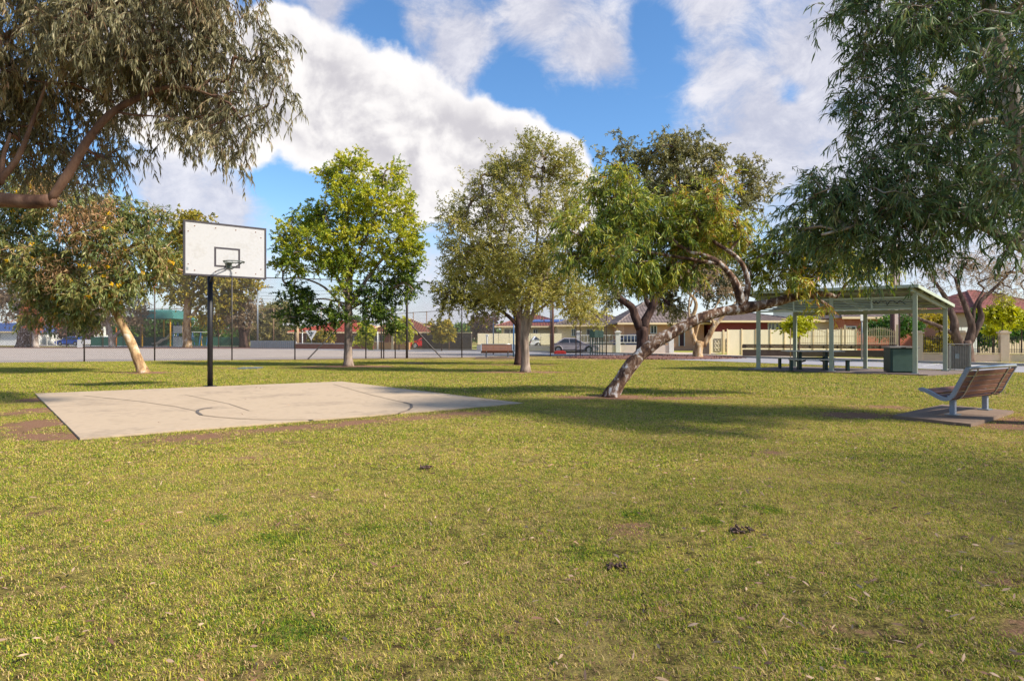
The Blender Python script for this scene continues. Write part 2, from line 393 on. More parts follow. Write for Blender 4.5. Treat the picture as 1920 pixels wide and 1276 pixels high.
def spline(pts, step):                 # Catmull-Rom through [x,y,z,r] rows
    p = np.array(pts, float); out = []
    q = np.vstack([2*p[0]-p[1], p, 2*p[-1]-p[-2]])
    for i in range(1, len(q)-2):
        n = max(2, int(np.linalg.norm(q[i+1][:3]-q[i][:3])/step))
        for k in range(n):
            t = k/n
            out.append(.5*((2*q[i])+(-q[i-1]+q[i+1])*t+(2*q[i-1]-5*q[i]+4*q[i+1]-q[i+2])*t*t+(-q[i-1]+3*q[i]-3*q[i+1]+q[i+2])*t**3))
    out.append(p[-1]); return np.array(out)
def fast_mesh(name, V, loops, starts, attrs=None):
    me = bpy.data.meshes.new(name)
    me.vertices.add(len(V)); me.vertices.foreach_set('co', np.ascontiguousarray(V, dtype=np.float32).ravel())
    me.loops.add(len(loops)); me.loops.foreach_set('vertex_index', loops.astype(np.int32))
    me.polygons.add(len(starts)); me.polygons.foreach_set('loop_start', starts.astype(np.int32))
    for k, a in (attrs or {}).items():
        at = me.attributes.new(k, 'FLOAT', 'POINT'); at.data.foreach_set('value', a.astype(np.float32))
    me.update(calc_edges=True); return me
def norm(a): return a/np.maximum(np.linalg.norm(a, axis=1, keepdims=True), 1e-9)
def leaf_arrays(pos, d, L, W, tint, curve=False, bend=.25):
    n = len(pos); d = norm(d)
    r = rng.normal(size=(n, 3)); s_ = norm(np.cross(d, r)); nn = np.cross(s_, d)
    L = L[:, None]; W = W[:, None]
    if not curve:
        V = np.stack([pos, pos+d*L*.45+s_*W*.5, pos+d*L, pos+d*L*.45-s_*W*.5], 1).reshape(-1, 3)
        idx = np.arange(n*4); starts = np.arange(n)*4
        return V, idx, starts, np.repeat(tint, 4)
    b = nn*L*bend*rng.uniform(-1, 1, (n, 1))
    g1 = np.array([0, 0, -1.])*L*.12
    m1 = pos+d*L*.35+b*.35+g1*.2; m2 = pos+d*L*.7+b*.85+g1*.6; tp = pos+d*L+b*1.3+g1*1.4
    V = np.stack([pos, m1+s_*W*.5, m1-s_*W*.5, m2+s_*W*.38, m2-s_*W*.38, tp], 1).reshape(-1, 3)
    base = np.arange(n)[:, None]*6
    pat = np.array([0, 1, 2, 1, 3, 4, 2, 3, 5, 4])
    loops = (base+pat).ravel()
    starts = (np.arange(n)[:, None]*10+np.array([0, 3, 7])).ravel()
    return V, loops, starts, np.repeat(tint, 6)

def build_tree(name, label, cat, Z, limbs, blobs, ncl, nt_, tl, nl, ll, lw, droop, bark, leaf, group=None, shell=.5, spray=.45,
               curve=False, twigs=False, flowers=None, dead=None, branch_r=.008, ring=None, trunk_n=10, wob=.12, down=0.0, tilt=.3, twigmat=None, base=None, seed=None,
               node_from=.45, flare=.3):
    """limbs and blobs are given where the photograph shows them, at the tree's own depth"""
    global rng
    rng = np.random.default_rng(seed if seed is not None else abs(hash(label)) % 100000 if False else sum(map(ord, label)))
    f = Z/F
    def W3(px, py, dz=0):
        Zz = Z+dz; return [(px-CX)*Zz/F, Zz, H-(py-HY)*Zz/F]
    L0 = [[W3(q[0], q[1], q[3] if len(q) > 3 else 0)+[q[2]] for q in lb] for lb in limbs]
    b0 = Vector((L0[0][0][0], L0[0][0][1], 0)) if base is None else Vector(base)
    root = empty(name, b0, label, cat, group)
    off = np.array([b0.x, b0.y, b0.z])
    mb = MB(); nodes = []
    for i, lb in enumerate(L0):
        sp = spline(lb, ring or max(.12, f*6)); 
        loc = sp[:, :3]-off
        rad = np.maximum(sp[:, 3], .004)
        if i == 0 and loc[0, 2] < .4:
            hh = np.clip(1-(loc[:, 2]-loc[0, 2])/.5, 0, 1); rad = rad*(1+flare*hh**2)
            loc[0, 2] = min(loc[0, 2], 0)-.03
        wig = np.array([[mnoise.noise(Vector(p)*1.3+Vector((i, 3, 5))), mnoise.noise(Vector(p)*1.3+Vector((9, i, 1))), 0] for p in loc])*rad[:, None]*.5
        if i == 0: wig *= np.linspace(0, 1, len(wig))[:, None]
        loc = loc+wig
        mb.tube([tuple(p) for p in loc], list(rad), trunk_n if rad[0] > .03 else 6, wob=wob)
        k0 = int(len(sp)*(node_from if i == 0 else .2))
        nodes += [tuple(p)+(r_,) for p, r_ in zip(sp[k0:, :3], rad[k0:])]
    # clump centres
    B = []
    for q in blobs:
        px, py, rx, ry = q[:4]; dz = q[4] if len(q) > 4 else 0; rd = q[5] if len(q) > 5 and q[5] else rx*(Z+dz)/F
        B.append((*W3(px, py, dz), rx*(Z+dz)/F, rd, ry*(Z+dz)/F, q[6] if len(q) > 6 else 0))
    B = np.array(B); vol = (B[:, 3]*B[:, 4]*B[:, 5])**.8; vol /= vol.sum()
    bi = rng.choice(len(B), ncl, p=vol); b = B[bi]
    dd = norm(rng.normal(size=(ncl, 3))); rr = shell+(1-shell)*rng.random((ncl, 1))**.7
    C = b[:, :3]+dd*rr*b[:, 3:6]*.92
    outd = dd*.8
    C[:, 2] = np.maximum(C[:, 2], off[2]+.15)
    # branches
    N = np.array([n[:3] for n in nodes]); par = [-1]*len(N); dmin = np.array([np.min(np.sum((N-c)**2, 1)) for c in C])
    order = np.argsort(dmin); N = list(N); NA = np.array(N)
    for ci in order:
        c_ = C[ci]; d2 = np.sum((NA-c_)**2, 1)+np.where(NA[:, 2] > c_[2]+.3, .3, 0)
        j = int(np.argmin(d2)); p = NA[j]
        mid = (p*.5+c_*.5); mid[2] += .05*math.sqrt(d2[j]); mid += rng.normal(size=3)*.045*math.sqrt(d2[j])
        NA = np.vstack([NA, mid, c_]); par += [j, len(NA)-2]
    cnt = np.zeros(len(NA)); n0 = len(nodes)
    for k in range(len(NA)-1, n0-1, -1):
        cnt[k] += 1
        if par[k] >= n0: cnt[par[k]] += cnt[k]
    for k in range(n0+1, len(NA), 2):
        a, m_, c_ = NA[par[k-1]]-off, NA[k-1]-off, NA[k]-off
        r1 = branch_r*math.sqrt(cnt[k-1]); r2 = branch_r*math.sqrt(cnt[k])
        mb.tube([a, m_, c_], [r1, (r1+r2)/2, r2], 5 if r1 > .03 else 4, cap=False)
    tr = mb.build('trunk', bark, root, smooth=True)
    # twigs and leaves
    T = ncl*nt_; ci = np.repeat(np.arange(ncl), nt_)
    st = C[ci]+rng.normal(size=(T, 3))*tl*.25
    td = norm(outd[ci]*tilt+norm(rng.normal(size=(T, 3)))*(1-tilt*.5)+np.array([0, 0, -down]))
    TL = tl*rng.uniform(.5, 1.2, T)
    li = np.repeat(np.arange(T), nl); t = rng.random(T*nl)
    pos = st[li]+td[li]*(TL[li]*t)[:, None]+np.array([0, 0, -1.])*(droop*TL[li]*t*t)[:, None]
    tang = norm(td[li]+np.array([0, 0, -2.])*(droop*t)[:, None])
    ld = norm(tang*.6+norm(rng.normal(size=(len(t), 3)))*spray*1.3+np.array([0, 0, -1.])*droop*.9)
    tint = np.clip(rng.random(ncl)[ci][li]*.45+rng.random(len(t))*.45+.05+b[:, 6][ci][li], 0, 1)
    Ls = ll*rng.uniform(.6, 1.25, len(t)); Ws = lw*rng.uniform(.7, 1.3, len(t))
    V, lo, stt, tt = leaf_arrays(pos-off, ld, Ls, Ws, tint, curve)
    me = fast_mesh('crown', V, lo, stt, {'tint': tt})
    link_mesh('crown', me, leaf, root)
    if twigs:
        n = T; s0 = st-off; e = s0+td*TL[:, None]+np.array([0, 0, -1.])*(droop*TL)[:, None]; m_ = s0+td*(TL*.5)[:, None]+np.array([0, 0, -1.])*(droop*TL*.25)[:, None]
        sd = norm(np.cross(td, np.array([0, 1., 0])))*.0035; sd2 = norm(np.cross(td, np.array([1., 0, 0.])))*.0035
        V = np.concatenate([np.stack([s0-q, s0+q, m_-q*.8, m_+q*.8, e-q*.3, e+q*.3], 1).reshape(-1, 3) for q in (sd, sd2)])
        bs = np.arange(2*n)[:, None]*6; lo = (bs+np.array([0, 1, 3, 2, 2, 3, 5, 4])).ravel()
        me = fast_mesh('twigs', V, lo, np.arange(4*n)*4); o = link_mesh('twigs', me, twigmat or M['twig'], root); o['kind'] = 'stuff'
    if dead:                            # a bunch of dried foliage
        for (px, py, rpx, n) in dead:
            c0 = np.array(W3(px, py, -1.1)); p = c0+norm(rng.normal(size=(n, 3)))*rng.random((n, 1))**.5*rpx*f*np.array([1, .8, 1])
            V, lo, stt, tt = leaf_arrays(p-off, rng.normal(size=(n, 3))+np.array([0, 0, -1.2]), ll*rng.uniform(.6, 1.2, n), lw*rng.uniform(.6, 1, n), rng.random(n), curve)
            link_mesh('dead_foliage', fast_mesh('dead_foliage', V, lo, stt, {'tint': tt}), M['leaf_dead'], root)['label'] = 'dry brown foliage'
    if flowers:
        fl, fm, fr = flowers
        V_, l_, s_, t_ = [], [], [], []; k = 0; q = 0
        pts = []
        for it in fl:
            if isinstance(it, int):
                pts += list(C[rng.choice(ncl, it)]+rng.normal(size=(it, 3))*.1-np.array([0, .15, 0]))
            else: pts.append(np.array(W3(it[0], it[1], it[2])))
        pp = np.repeat(np.array(pts), 26, 0); n = len(pp)
        dr = norm(rng.normal(size=(n, 3))+np.array([0, 0, .4])); pp = pp+norm(rng.normal(size=(n, 3)))*fr*.6
        V, lo, stt, tt = leaf_arrays(pp-off, dr, fr*rng.uniform(.6, 1.1, n), fr*.35*rng.uniform(.7, 1.2, n), rng.random(n))
        link_mesh('blossom', fast_mesh('blossom', V, lo, stt, {'tint': tt}), fm, root)
    return root

# ------------------------------------------------------------------ ground
PAD = [G(150, 824), G(980, 757), G(640, 716), G(66, 739)]
SLAB = [Vector((5.93, 9.75, 0)), Vector((6.44, 8.78, 0)), Vector((8.30, 10.35, 0)), Vector((7.79, 11.32, 0))]
SP1, SP3, SB = Vector((9.28, 23.56, 0)), Vector((13.25, 20.57, 0)), Vector((2.1, 1.6, 0))
sa = (SP3-SP1).normalized(); sbn = SB.normalized()
SHEL = [SP1-sa*.5-sbn*.45, SP3+sa*.5-sbn*.45, SP3+SB+sa*.9+sbn*.5, SP1+SB-sa*.5+sbn*.5]
dirt_spots = [(-12.9, 22, 2.6, .5, .8), (-12.9, 21.8, 1.0, .8, 1.1), (-7.0, 26.4, 2.4, 1.3, 1.1), (.4, 22.2, 2.2, .7, 1.0), (.3, 28.0, 2.6, .8, 1.0), (2.1, 13.1, 1.1, .55, 1.25), (3.3, 12.9, 1.4, .4, 1.0), (1.4, 13.4, .9, .25, .8),
              (-10.6, 25.0, 2.3, .5, .8), (-3.2, 28.6, 3.0, .5, .7), (-22.5, 23.5, 2.5, .4, .7), (-7.2, 15.9, .9, .3, .9), (-.4, 33.0, 2.0, .8, .8),
              (5.6, 10.2, .75, .5, 1.05), (8.2, 9.3, 1.3, .7, 1.1), (7.2, 8.9, 1.0, .4, 1), (6.6, 11.3, 1.0, .4, .7), (-8.7, 10.2, .5, .5, .9), (-7.7, 11.2, .4, .6, .9),
              (-5.9, 8.0, .7, .35, 1.0), (-6.9, 9.2, .5, .7, 1.0), (-8.1, 10.8, .6, .8, .9), (-9.6, 12.6, .6, .6, .8), (-6.8, 8.4, 1.2, .5, .7), (8.6, 32, 3, .8, .5), (5.5, 33.2, 3, .7, .5),
              (12.5, 27, 3, .6, .5), (.62, 3.72, .13, .1, 1.0), (1.0, 3.95, .12, .09, .9), (1.55, 4.75, .16, .1, .7), (2.35, 2.75, .35, .18, .9), (2.6, 3.3, .2, .12, .7)]
_r = random.Random(5)
for _ in range(90):
    _y = 2.0+9*_r.random()**1.3; dirt_spots.append((_r.uniform(-.85, .85)*_y, _y, _r.uniform(.05, .22)*(1+_y*.08), _r.uniform(.04, .12)*(1+_y*.08), _r.uniform(.45, .85)))
edgeA, edgeD = PAD[0], PAD[1]
def dirtf(x, y):
    x = np.asarray(x, float); y = np.asarray(y, float); v = np.zeros_like(x)
    for cx, cy, rx, ry, s_ in dirt_spots:
        d = np.sqrt(((x-cx)/rx)**2+((y-cy)/ry)**2); v = np.maximum(v, s_*np.clip(1.45-d, 0, 1))
    e = np.array(edgeD-edgeA)[:2]; L = np.linalg.norm(e); e /= L
    t = ((x-edgeA.x)*e[0]+(y-edgeA.y)*e[1]); nrm = (x-edgeA.x)*e[1]-(y-edgeA.y)*e[0]
    wv = np.clip(1-np.abs(nrm-.6)/.85, 0, 1)*np.clip(t/.8, 0, 1)*np.clip((L-t)/1.5, 0, 1)
    v = np.maximum(v, .85*wv)
    return v
xs = np.concatenate([[-900, -400, -200, -120, -80, -55, -42, -35], np.arange(-31, 33.01, .3), [36, 44, 60, 90, 150, 250, 500, 900]])
ys = np.concatenate([[-60, -30, -15, -8, -5], np.arange(-3, 34.01, .3), [36, 40, 50, 70, 100, 160, 300, 600, 1200, 2200]])
XX, YY = np.meshgrid(xs, ys); nx, ny = len(xs), len(ys)
ZZ = np.zeros_like(XX)
for j in range(ny):
    if -4 < ys[j] < 27:
        for i in range(nx):
            if abs(xs[i]) < 31: ZZ[j, i] = .010*mnoise.noise(Vector((XX[j, i]*.45, YY[j, i]*.45, 0)))*min(1, (27-ys[j])/3)
V = np.stack([XX.ravel(), YY.ravel(), ZZ.ravel()], 1)
q = np.arange(nx*ny).reshape(ny, nx)
quads = np.stack([q[:-1, :-1], q[:-1, 1:], q[1:, 1:], q[1:, :-1]], -1).reshape(-1, 4)
me = fast_mesh('lawn', V, quads.ravel(), np.arange(len(quads))*4, {'dirt': dirtf(XX.ravel(), YY.ravel())})
m, g = new_mat('lawn_ground')
pos = g.n('ShaderNodeNewGeometry').outputs['Position']
at = g.n('ShaderNodeAttribute'); at.attribute_name = 'dirt'
na = g.noise(pos, .55, 5, .6); nb = g.noise(pos, 9, 5, .7); nc = g.noise(pos, 60, 6, .75)
gr = g.ramp(g.m('ADD', g.m('MULTIPLY', nb, .5), g.m('MULTIPLY', nc, .5)), [S(56, 44, 30), S(106, 96, 48), S(162, 148, 72), S(206, 178, 128)], [.40, .49, .58, .70])
dry = g.ramp(nc, [S(120, 100, 60), S(176, 152, 96), S(150, 132, 70)], [.3, .5, .7])
gcol = g.mix(g.mr(g.m('ADD', na, g.m('MULTIPLY', nb, .4)), .62, .86, 0, .75), gr, dry)
soil = g.ramp(nc, [S(104, 74, 58), S(140, 104, 80), S(168, 134, 106)], [.3, .5, .72])
dm = g.mr(g.m('ADD', at.outputs['Fac'], g.m('MULTIPLY', g.m('SUBTRACT', nb, .5), 1.3)), .34, .74)
finish(g, g.mix(dm, gcol, soil), .95, bump=g.m('ADD', nb, nc), bs=.8, bd=.03, spec=.1)
tag(link_mesh('lawn', me, m), None, None, None, 'structure')

def sheet(name, poly, z, mat, kind='structure', thick=0):
    mb = MB()
    if thick: mb.prism([(p[0], p[1]) for p in poly], z-thick, z)
    else: mb.add([(p[0], p[1], z) for p in poly], [tuple(range(len(poly)))])
    return mb.build(name, mat, kind=kind)
pad = sheet('basketball_pad', PAD, .022, M['concrete'], thick=.12)
sheet('bench_slab', SLAB, .05, M['slab'], thick=.15)
sheet('shelter_floor', SHEL, .05, M['floor'], thick=.12)
def strip(pts, w_, z):                 # flat ribbon along points
    mb = MB(); pts = [Vector((p[0], p[1])) for p in pts]; vs = []
    for i, p in enumerate(pts):
        t = (pts[min(i+1, len(pts)-1)]-pts[max(i-1, 0)]).normalized(); nrm = Vector((-t.y, t.x))*w_/2
        vs += [(p.x-nrm.x, p.y-nrm.y, z), (p.x+nrm.x, p.y+nrm.y, z)]
    return mb.add(vs, [(2*i, 2*i+2, 2*i+3, 2*i+1) for i in range(len(pts)-1)])
def line_on_pad(name, pxs, w_, mat, zz=.026, up=.022):
    pts = []
    for a, b_ in pxs:
        Z = F*(H-up)/(b_-HY); pts.append(((a-CX)*Z/F, Z))
    o = strip(pts, w_, zz).build(name, mat, pad); return o
line_on_pad('painted_line', [(158, 741.5), (260, 752), (330, 762), (372, 771)], .03, M['joint'])
arc = [(399, 764), (382, 766), (371, 769), (370, 773), (378, 778)]
line_on_pad('painted_line', arc, .05, M['darkline'], .030)
line_on_pad('painted_line', [(378, 778), (405, 781.5), (450, 785), (510, 787), (580, 786.6), (640, 785), (700, 781), (745, 775), (765, 769)], .03, M['joint'], .0315)
line_on_pad('painted_line', [(765, 769), (772, 764), (771, 758), (757, 754)], .045, M['darkline'], .030)
line_on_pad('painted_line', [(757, 754), (700, 741), (660, 730), (625, 720)], .03, M['joint'])
line_on_pad('painted_line', [(348, 740), (430, 757), (468, 770)], .018, M['joint'], .0285)

# court asphalt, road, paths
F0, F1, F2 = Vector((-30.5, 27.95, 0)), Vector((-3.0, 37.5, 0)), Vector((6.5, 42.9, 0))
court = [(-75, 12.5), (F0.x, F0.y), (F1.x, F1.y), (2, 43.5), (0, 49), (-12, 60), (-14, 70), (-95, 70)]
sheet('asphalt_court', court, .004, M['asphalt'])
road_c = [(33, 8), (24, 18.5), (19.3, 24.6), (13.6, 32), (10.2, 36.2), (0, 47.8), (-12.3, 57), (-30, 68), (-60, 84), (-120, 110)]
def smooth2(p, n=8):
    q = spline([[a, b_, 0, 0] for a, b_ in p], 1.0); return [(a[0], a[1]) for a in q]
rc = smooth2(road_c)
def offset(pts, d):
    out = []
    for i, p in enumerate(pts):
        t = Vector(pts[min(i+1, len(pts)-1)])-Vector(pts[max(i-1, 0)]); t.normalize(); out.append((p[0]+t.y*d, p[1]-t.x*d))
    return out
def band(name, a, b_, z, mat):
    mb = MB(); vs = []
    for p, q_ in zip(a, b_): vs += [(p[0], p[1], z), (q_[0], q_[1], z)]
    return mb.add(vs, [(2*i, 2*i+1, 2*i+3, 2*i+2) for i in range(len(a)-1)]).build(name, mat, kind='structure')
band('road', offset(rc, -2.6), offset(rc, 3.2), .008, M['road'])
band('far_verge', offset(rc, 3.35), offset(rc, 5.6), .012, M['verge'])
band('far_footpath', offset(rc, 5.6), offset(rc, 7.6), .016, M['path'])
band('front_yards', offset(rc, 7.6), offset(rc, 30), .006, M['verge'])
def kerb(name, line, w_, h_):
    mb = MB(); a, b_ = offset(line, -w_/2), offset(line, w_/2); n = len(a)
    vs = [(p[0], p[1], -.02) for p in a]+[(p[0], p[1], h_) for p in a]+[(p[0], p[1], h_) for p in b_]+[(p[0], p[1], -.02) for p in b_]
    fs = []
    for i in range(n-1):
        for r_ in range(3): fs.append((r_*n+i, r_*n+i+1, (r_+1)*n+i+1, (r_+1)*n+i))
    return mb.add(vs, fs).build(name, M['kerb'], kind='structure')
kerb('far_kerb', offset(rc, 3.27), .15, .12)
for (a, b_, z) in (((-35, 31.5), (-13, 66), .0), ((-26.5, 33.5), (-52, 47), 0), ((-40, 46), (-8, 55), 0), ((-23, 35), (-19.8, 33.2), 0)):
    strip([a, b_], .09, .0125 if z == 0 else z).build('court_line', M['linepaint'], kind='structure')
strip([(24.4, 22.5), (14.5, 34.0)], .1, .0135).build('road_line', M['linepaint'], kind='structure')
for i in range(5):
    strip([(16.4+i*.5, 27.6-i*.55), (18.7+i*.5, 29.9-i*.55)], .12, .0145).build('road_line', M['linepaint'], kind='structure')
sheet('dirt_strip', [(-36, 25.2), (F0.x, F0.y+.25), (F1.x, F1.y+.25), (F2.x, F2.y+.3), (F2.x+.5, F2.y-.5), (F1.x+.2, F1.y-.25), (F0.x, F0.y-.12), (-36, 24.8)], .0085, M['mulch'])
sheet('driveway', [(8.5, 40.5), (11.5, 40), (15.5, 46.5), (12.2, 49.5)], .020, M['path'])
sheet('park_path', [(-14, 62), (-10, 60), (-20, 72), (-75, 73), (-75, 70)], .0145, M['mulch'])

# mulch bed with chips
bed = []
for i in range(28):
    a = 2*math.pi*i/28; bed.append((8.2+5.6*math.cos(a)*(1+.08*math.sin(3*a)), 37.2+2.9*math.sin(a)*(1+.1*math.cos(2*a))-.30*5.6*math.cos(a)*.25))
mb = MB(); n = len(bed); mb.add([(8.2, 37.2, .16)]+[(8.2+(x-8.2)*.6, 37.2+(y-37.2)*.6, .12) for x, y in bed]+[(x, y, -.01) for x, y in bed],
       [(0, 1+i, 1+(i+1) % n) for i in range(n)]+[(1+i, 1+n+i, 1+n+(i+1) % n, 1+(i+1) % n) for i in range(n)])
mb.build('mulch_bed', M['mulch'], kind='structure')
N = 5000; t = rng.random(N)*2*np.pi; r_ = np.sqrt(rng.random(N))
px_ = 8.2+5.7*r_*np.cos(t); py_ = 37.2+3.0*r_*np.sin(t); pz_ = np.clip(.17-.17*r_, .01, 1)
V, lo, st_, tt = leaf_arrays(np.stack([px_, py_, pz_], 1), rng.normal(size=(N, 3))*np.array([1, 1, .5]), rng.uniform(.06, .14, N), rng.uniform(.03, .06, N), rng.random(N))
o = link_mesh('mulch_chips', fast_mesh('mulch_chips', V, lo, st_, {'tint': tt}), leafmat('bark_chips', [S(70, 44, 38), S(112, 72, 60), S(150, 110, 90)], .02, .9, boost=1))
tag(o, 'reddish bark chips heaped round the forked tree beyond the lawn', 'mulch', kind='stuff')

# ------------------------------------------------------------------ grass blades
def in_poly(x, y, poly):
    c_ = np.zeros(len(x), bool); n = len(poly)
    for i in range(n):
        x1, y1 = poly[i][0], poly[i][1]; x2, y2 = poly[(i+1) % n][0], poly[(i+1) % n][1]
        cond = ((y1 > y) != (y2 > y)) & (x < (x2-x1)*(y-y1)/(y2-y1+1e-12)+x1); c_ ^= cond
    return c_
m, g = new_mat('grass_blades')
pos = g.n('ShaderNodeNewGeometry').outputs['Position']
at = g.n('ShaderNodeAttribute'); at.attribute_name = 'tint'
na = g.noise(pos, .55, 5, .6); nb = g.noise(pos, 3.5, 4, .6)
lush = None
for (px, py, rr) in ((520, 1012, .20), (400, 975, .16), (470, 965, .1), (1330, 978, .12), (1200, 965, .14), (1105, 1038, .16), (1440, 955, .14), (690, 990, .1), (560, 1180, .16), (1630, 1245, .1), (820, 740, .1), (310, 1000, .1)):
    q0 = G(px, py); dq = g.m('DIVIDE', g.v('DISTANCE', g.v('ADD', pos, g.v('MULTIPLY', g.n('ShaderNodeTexNoise').outputs['Color'], (0, 0, 0))), tuple(q0)), rr)
    lush = dq if lush is None else g.m('MINIMUM', lush, dq)
lush = g.mr(g.m('ADD', lush, g.m('MULTIPLY', g.m('SUBTRACT', g.noise(pos, 14, 4, .6), .5), 1.6)), .4, 1.3, .4, 0)
fac = g.m('SUBTRACT', g.m('ADD', at.outputs['Fac'], g.m('ADD', g.m('MULTIPLY', g.m('SUBTRACT', na, .5), .55), g.m('MULTIPLY', g.m('SUBTRACT', nb, .5), 1.1))), lush)
gc = g.ramp(fac, [S(72, 104, 28), S(128, 156, 34), S(178, 184, 44), S(208, 190, 66), S(228, 196, 138), S(160, 120, 92)], [.05, .25, .44, .60, .78, 1.0])
finish(g, gc, .6, spec=.25, trans=.3)
GRASS = m
def grass_field(name, label, pts, r_t, nb_, hmin, hmax, bw, seed, flat=.55):
    rg = np.random.default_rng(seed); NV = 4
    allV, allF, T, VAR = [], [], [], []
    k = 0
    for v in range(NV):
        for b_ in range(nb_):
            a = rg.uniform(0, 2*math.pi); rr = r_t*math.sqrt(rg.random()); p = np.array([rr*math.cos(a), rr*math.sin(a), -.003])
            az = rg.uniform(0, 2*math.pi); lean = rg.uniform(.3, 1.0)*(1.5 if rg.random() < flat else .85); h_ = rg.uniform(hmin, hmax)
            d1 = np.array([math.cos(az)*math.sin(lean*.6), math.sin(az)*math.sin(lean*.6), math.cos(lean*.6)])
            ln2 = min(lean*1.5, 1.75); d2 = np.array([math.cos(az+.3)*math.sin(ln2), math.sin(az+.3)*math.sin(ln2), math.cos(ln2)])
            sd = np.array([-math.sin(az), math.cos(az), 0])*bw*.5*rg.uniform(.7, 1.3)
            m1 = p+d1*h_*.5; tip = m1+d2*h_*.6; tip[2] = max(tip[2], .003)
            allV += [p-sd, p+sd, m1+sd*.8, m1-sd*.8, tip]; allF += [(k, k+1, k+2, k+3), (k+3, k+2, k+4)]; k += 5
            T += [float(np.clip(rg.normal(.52, .36), 0, 1))]*5; VAR += [v]*5
    n = len(pts); nV = len(allV)
    me = bpy.data.meshes.new(name); me.from_pydata([tuple(q) for q in allV]+[tuple(p) for p in pts], [], allF)
    for nm, dat in (('tint', T+[0]*n), ('isp', [0]*nV+[1]*n), ('var', VAR+list(rg.integers(0, NV, n))), ('rz', [0]*nV+list(rg.uniform(0, 6.28, n))), ('sc', [1]*nV+list(rg.uniform(.7, 1.35, n)))):
        a_ = me.attributes.new(nm, 'FLOAT', 'POINT'); a_.data.foreach_set('value', np.array(dat, np.float32))
    o = link_mesh(name, me, GRASS); tag(o, label, 'grass', kind='stuff')
    ng = bpy.data.node_groups.new('scatter_grass', 'GeometryNodeTree')
    ng.interface.new_socket('Geometry', in_out='INPUT', socket_type='NodeSocketGeometry'); ng.interface.new_socket('Geometry', in_out='OUTPUT', socket_type='NodeSocketGeometry')
    q_ = NG(ng); gi = q_.n('NodeGroupInput'); go = q_.n('NodeGroupOutput'); jn = q_.n('GeometryNodeJoinGeometry')
    def attr(nm):
        a_ = q_.n('GeometryNodeInputNamedAttribute', data_type='FLOAT'); a_.inputs['Name'].default_value = nm; return a_.outputs['Attribute']
    def cmp(v_, val):
        c_ = q_.n('FunctionNodeCompare', data_type='FLOAT', operation='EQUAL'); q_.l(v_, c_.inputs[0]); c_.inputs[1].default_value = val; c_.inputs['Epsilon'].default_value = .4; return c_.outputs[0]
    sep = q_.n('GeometryNodeSeparateGeometry', domain='POINT'); q_.l(gi.outputs[0], sep.inputs[0]); q_.l(cmp(attr('isp'), 1), sep.inputs[1])
    for v in range(NV):
        s1 = q_.n('GeometryNodeSeparateGeometry', domain='POINT'); q_.l(sep.outputs[0], s1.inputs[0]); q_.l(cmp(attr('var'), v), s1.inputs[1])
        s2 = q_.n('GeometryNodeSeparateGeometry', domain='POINT'); q_.l(sep.outputs[1], s2.inputs[0]); q_.l(cmp(attr('var'), v), s2.inputs[1])
        ip = q_.n('GeometryNodeInstanceOnPoints'); q_.l(s1.outputs[0], ip.inputs['Points']); q_.l(s2.outputs[0], ip.inputs['Instance'])
        cx = q_.n('ShaderNodeCombineXYZ'); q_.l(attr('rz'), cx.inputs[2]); q_.l(cx.outputs[0], ip.inputs['Rotation']); q_.l(attr('sc'), ip.inputs['Scale'])
        q_.l(ip.outputs[0], jn.inputs[0])
    q_.l(jn.outputs[0], go.inputs[0])
    md = o.modifiers.new('scatter', 'NODES'); md.node_group = ng
    return o
def scatter(Z0, Z1, dens, keep=.5, xm=1.25, extra=1.5):
    area = (Z1-Z0)*(2*(.82*xm*Z1+extra)); n = int(area*dens)
    y = rng.uniform(Z0, Z1, n); x = rng.uniform(-1, 1, n)*(.82*xm*Z1+extra)
    ok = np.abs(x) < .82*xm*y+extra; x, y = x[ok], y[ok]
    bad = in_poly(x, y, PAD) | in_poly(x, y, SLAB) | in_poly(x, y, SHEL)
    nz = np.array([mnoise.noise(Vector((a*1.4, b_*1.4, 3)))+.6*mnoise.noise(Vector((a*5, b_*5, 7))) for a, b_ in zip(x, y)])
    dv = dirtf(x, y)+nz*.45
    pr = np.clip(1.25-dv*1.5, .04, 1)*np.clip(.95+nz*.7, .25, 1)
    # stop at the court fence and at the road
    side = (x-F0.x)*(F1.y-F0.y)-(y-F0.y)*(F1.x-F0.x)
    bad |= (side < 2) & (x < -3)
    rd = np.array([min((a-c_[0])**2+(b_-c_[1])**2 for c_ in rc[::2]) for a, b_ in zip(x, y)]) if Z1 > 15 else np.full(len(x), 99.)
    bad |= rd < 3.1**2
    ok = ~bad & (rng.random(len(x)) < pr); x, y = x[ok], y[ok]
    z = np.array([.010*mnoise.noise(Vector((a*.45, b_*.45, 0)))*max(0, min(1, (27-b_)/3)) for a, b_ in zip(x, y)])
    return np.stack([x, y, z], 1)
rng = np.random.default_rng(3)
grass_field('lawn_grass', 'short dry and green lawn blades nearest the camera', scatter(1.2, 6, 420, xm=1.2, extra=.5), .075, 56, .009, .027, .0029, 1, .75)
grass_field('lawn_grass', 'mown lawn blades between the basketball pad and the bench', scatter(6, 13, 190, xm=1.1, extra=.8), .1, 56, .012, .028, .0045, 2, .7)
grass_field('lawn_grass', 'sunlit lawn blades around the park trees', scatter(13, 33, 34, xm=1.05, extra=1), .22, 80, .018, .042, .009, 3)

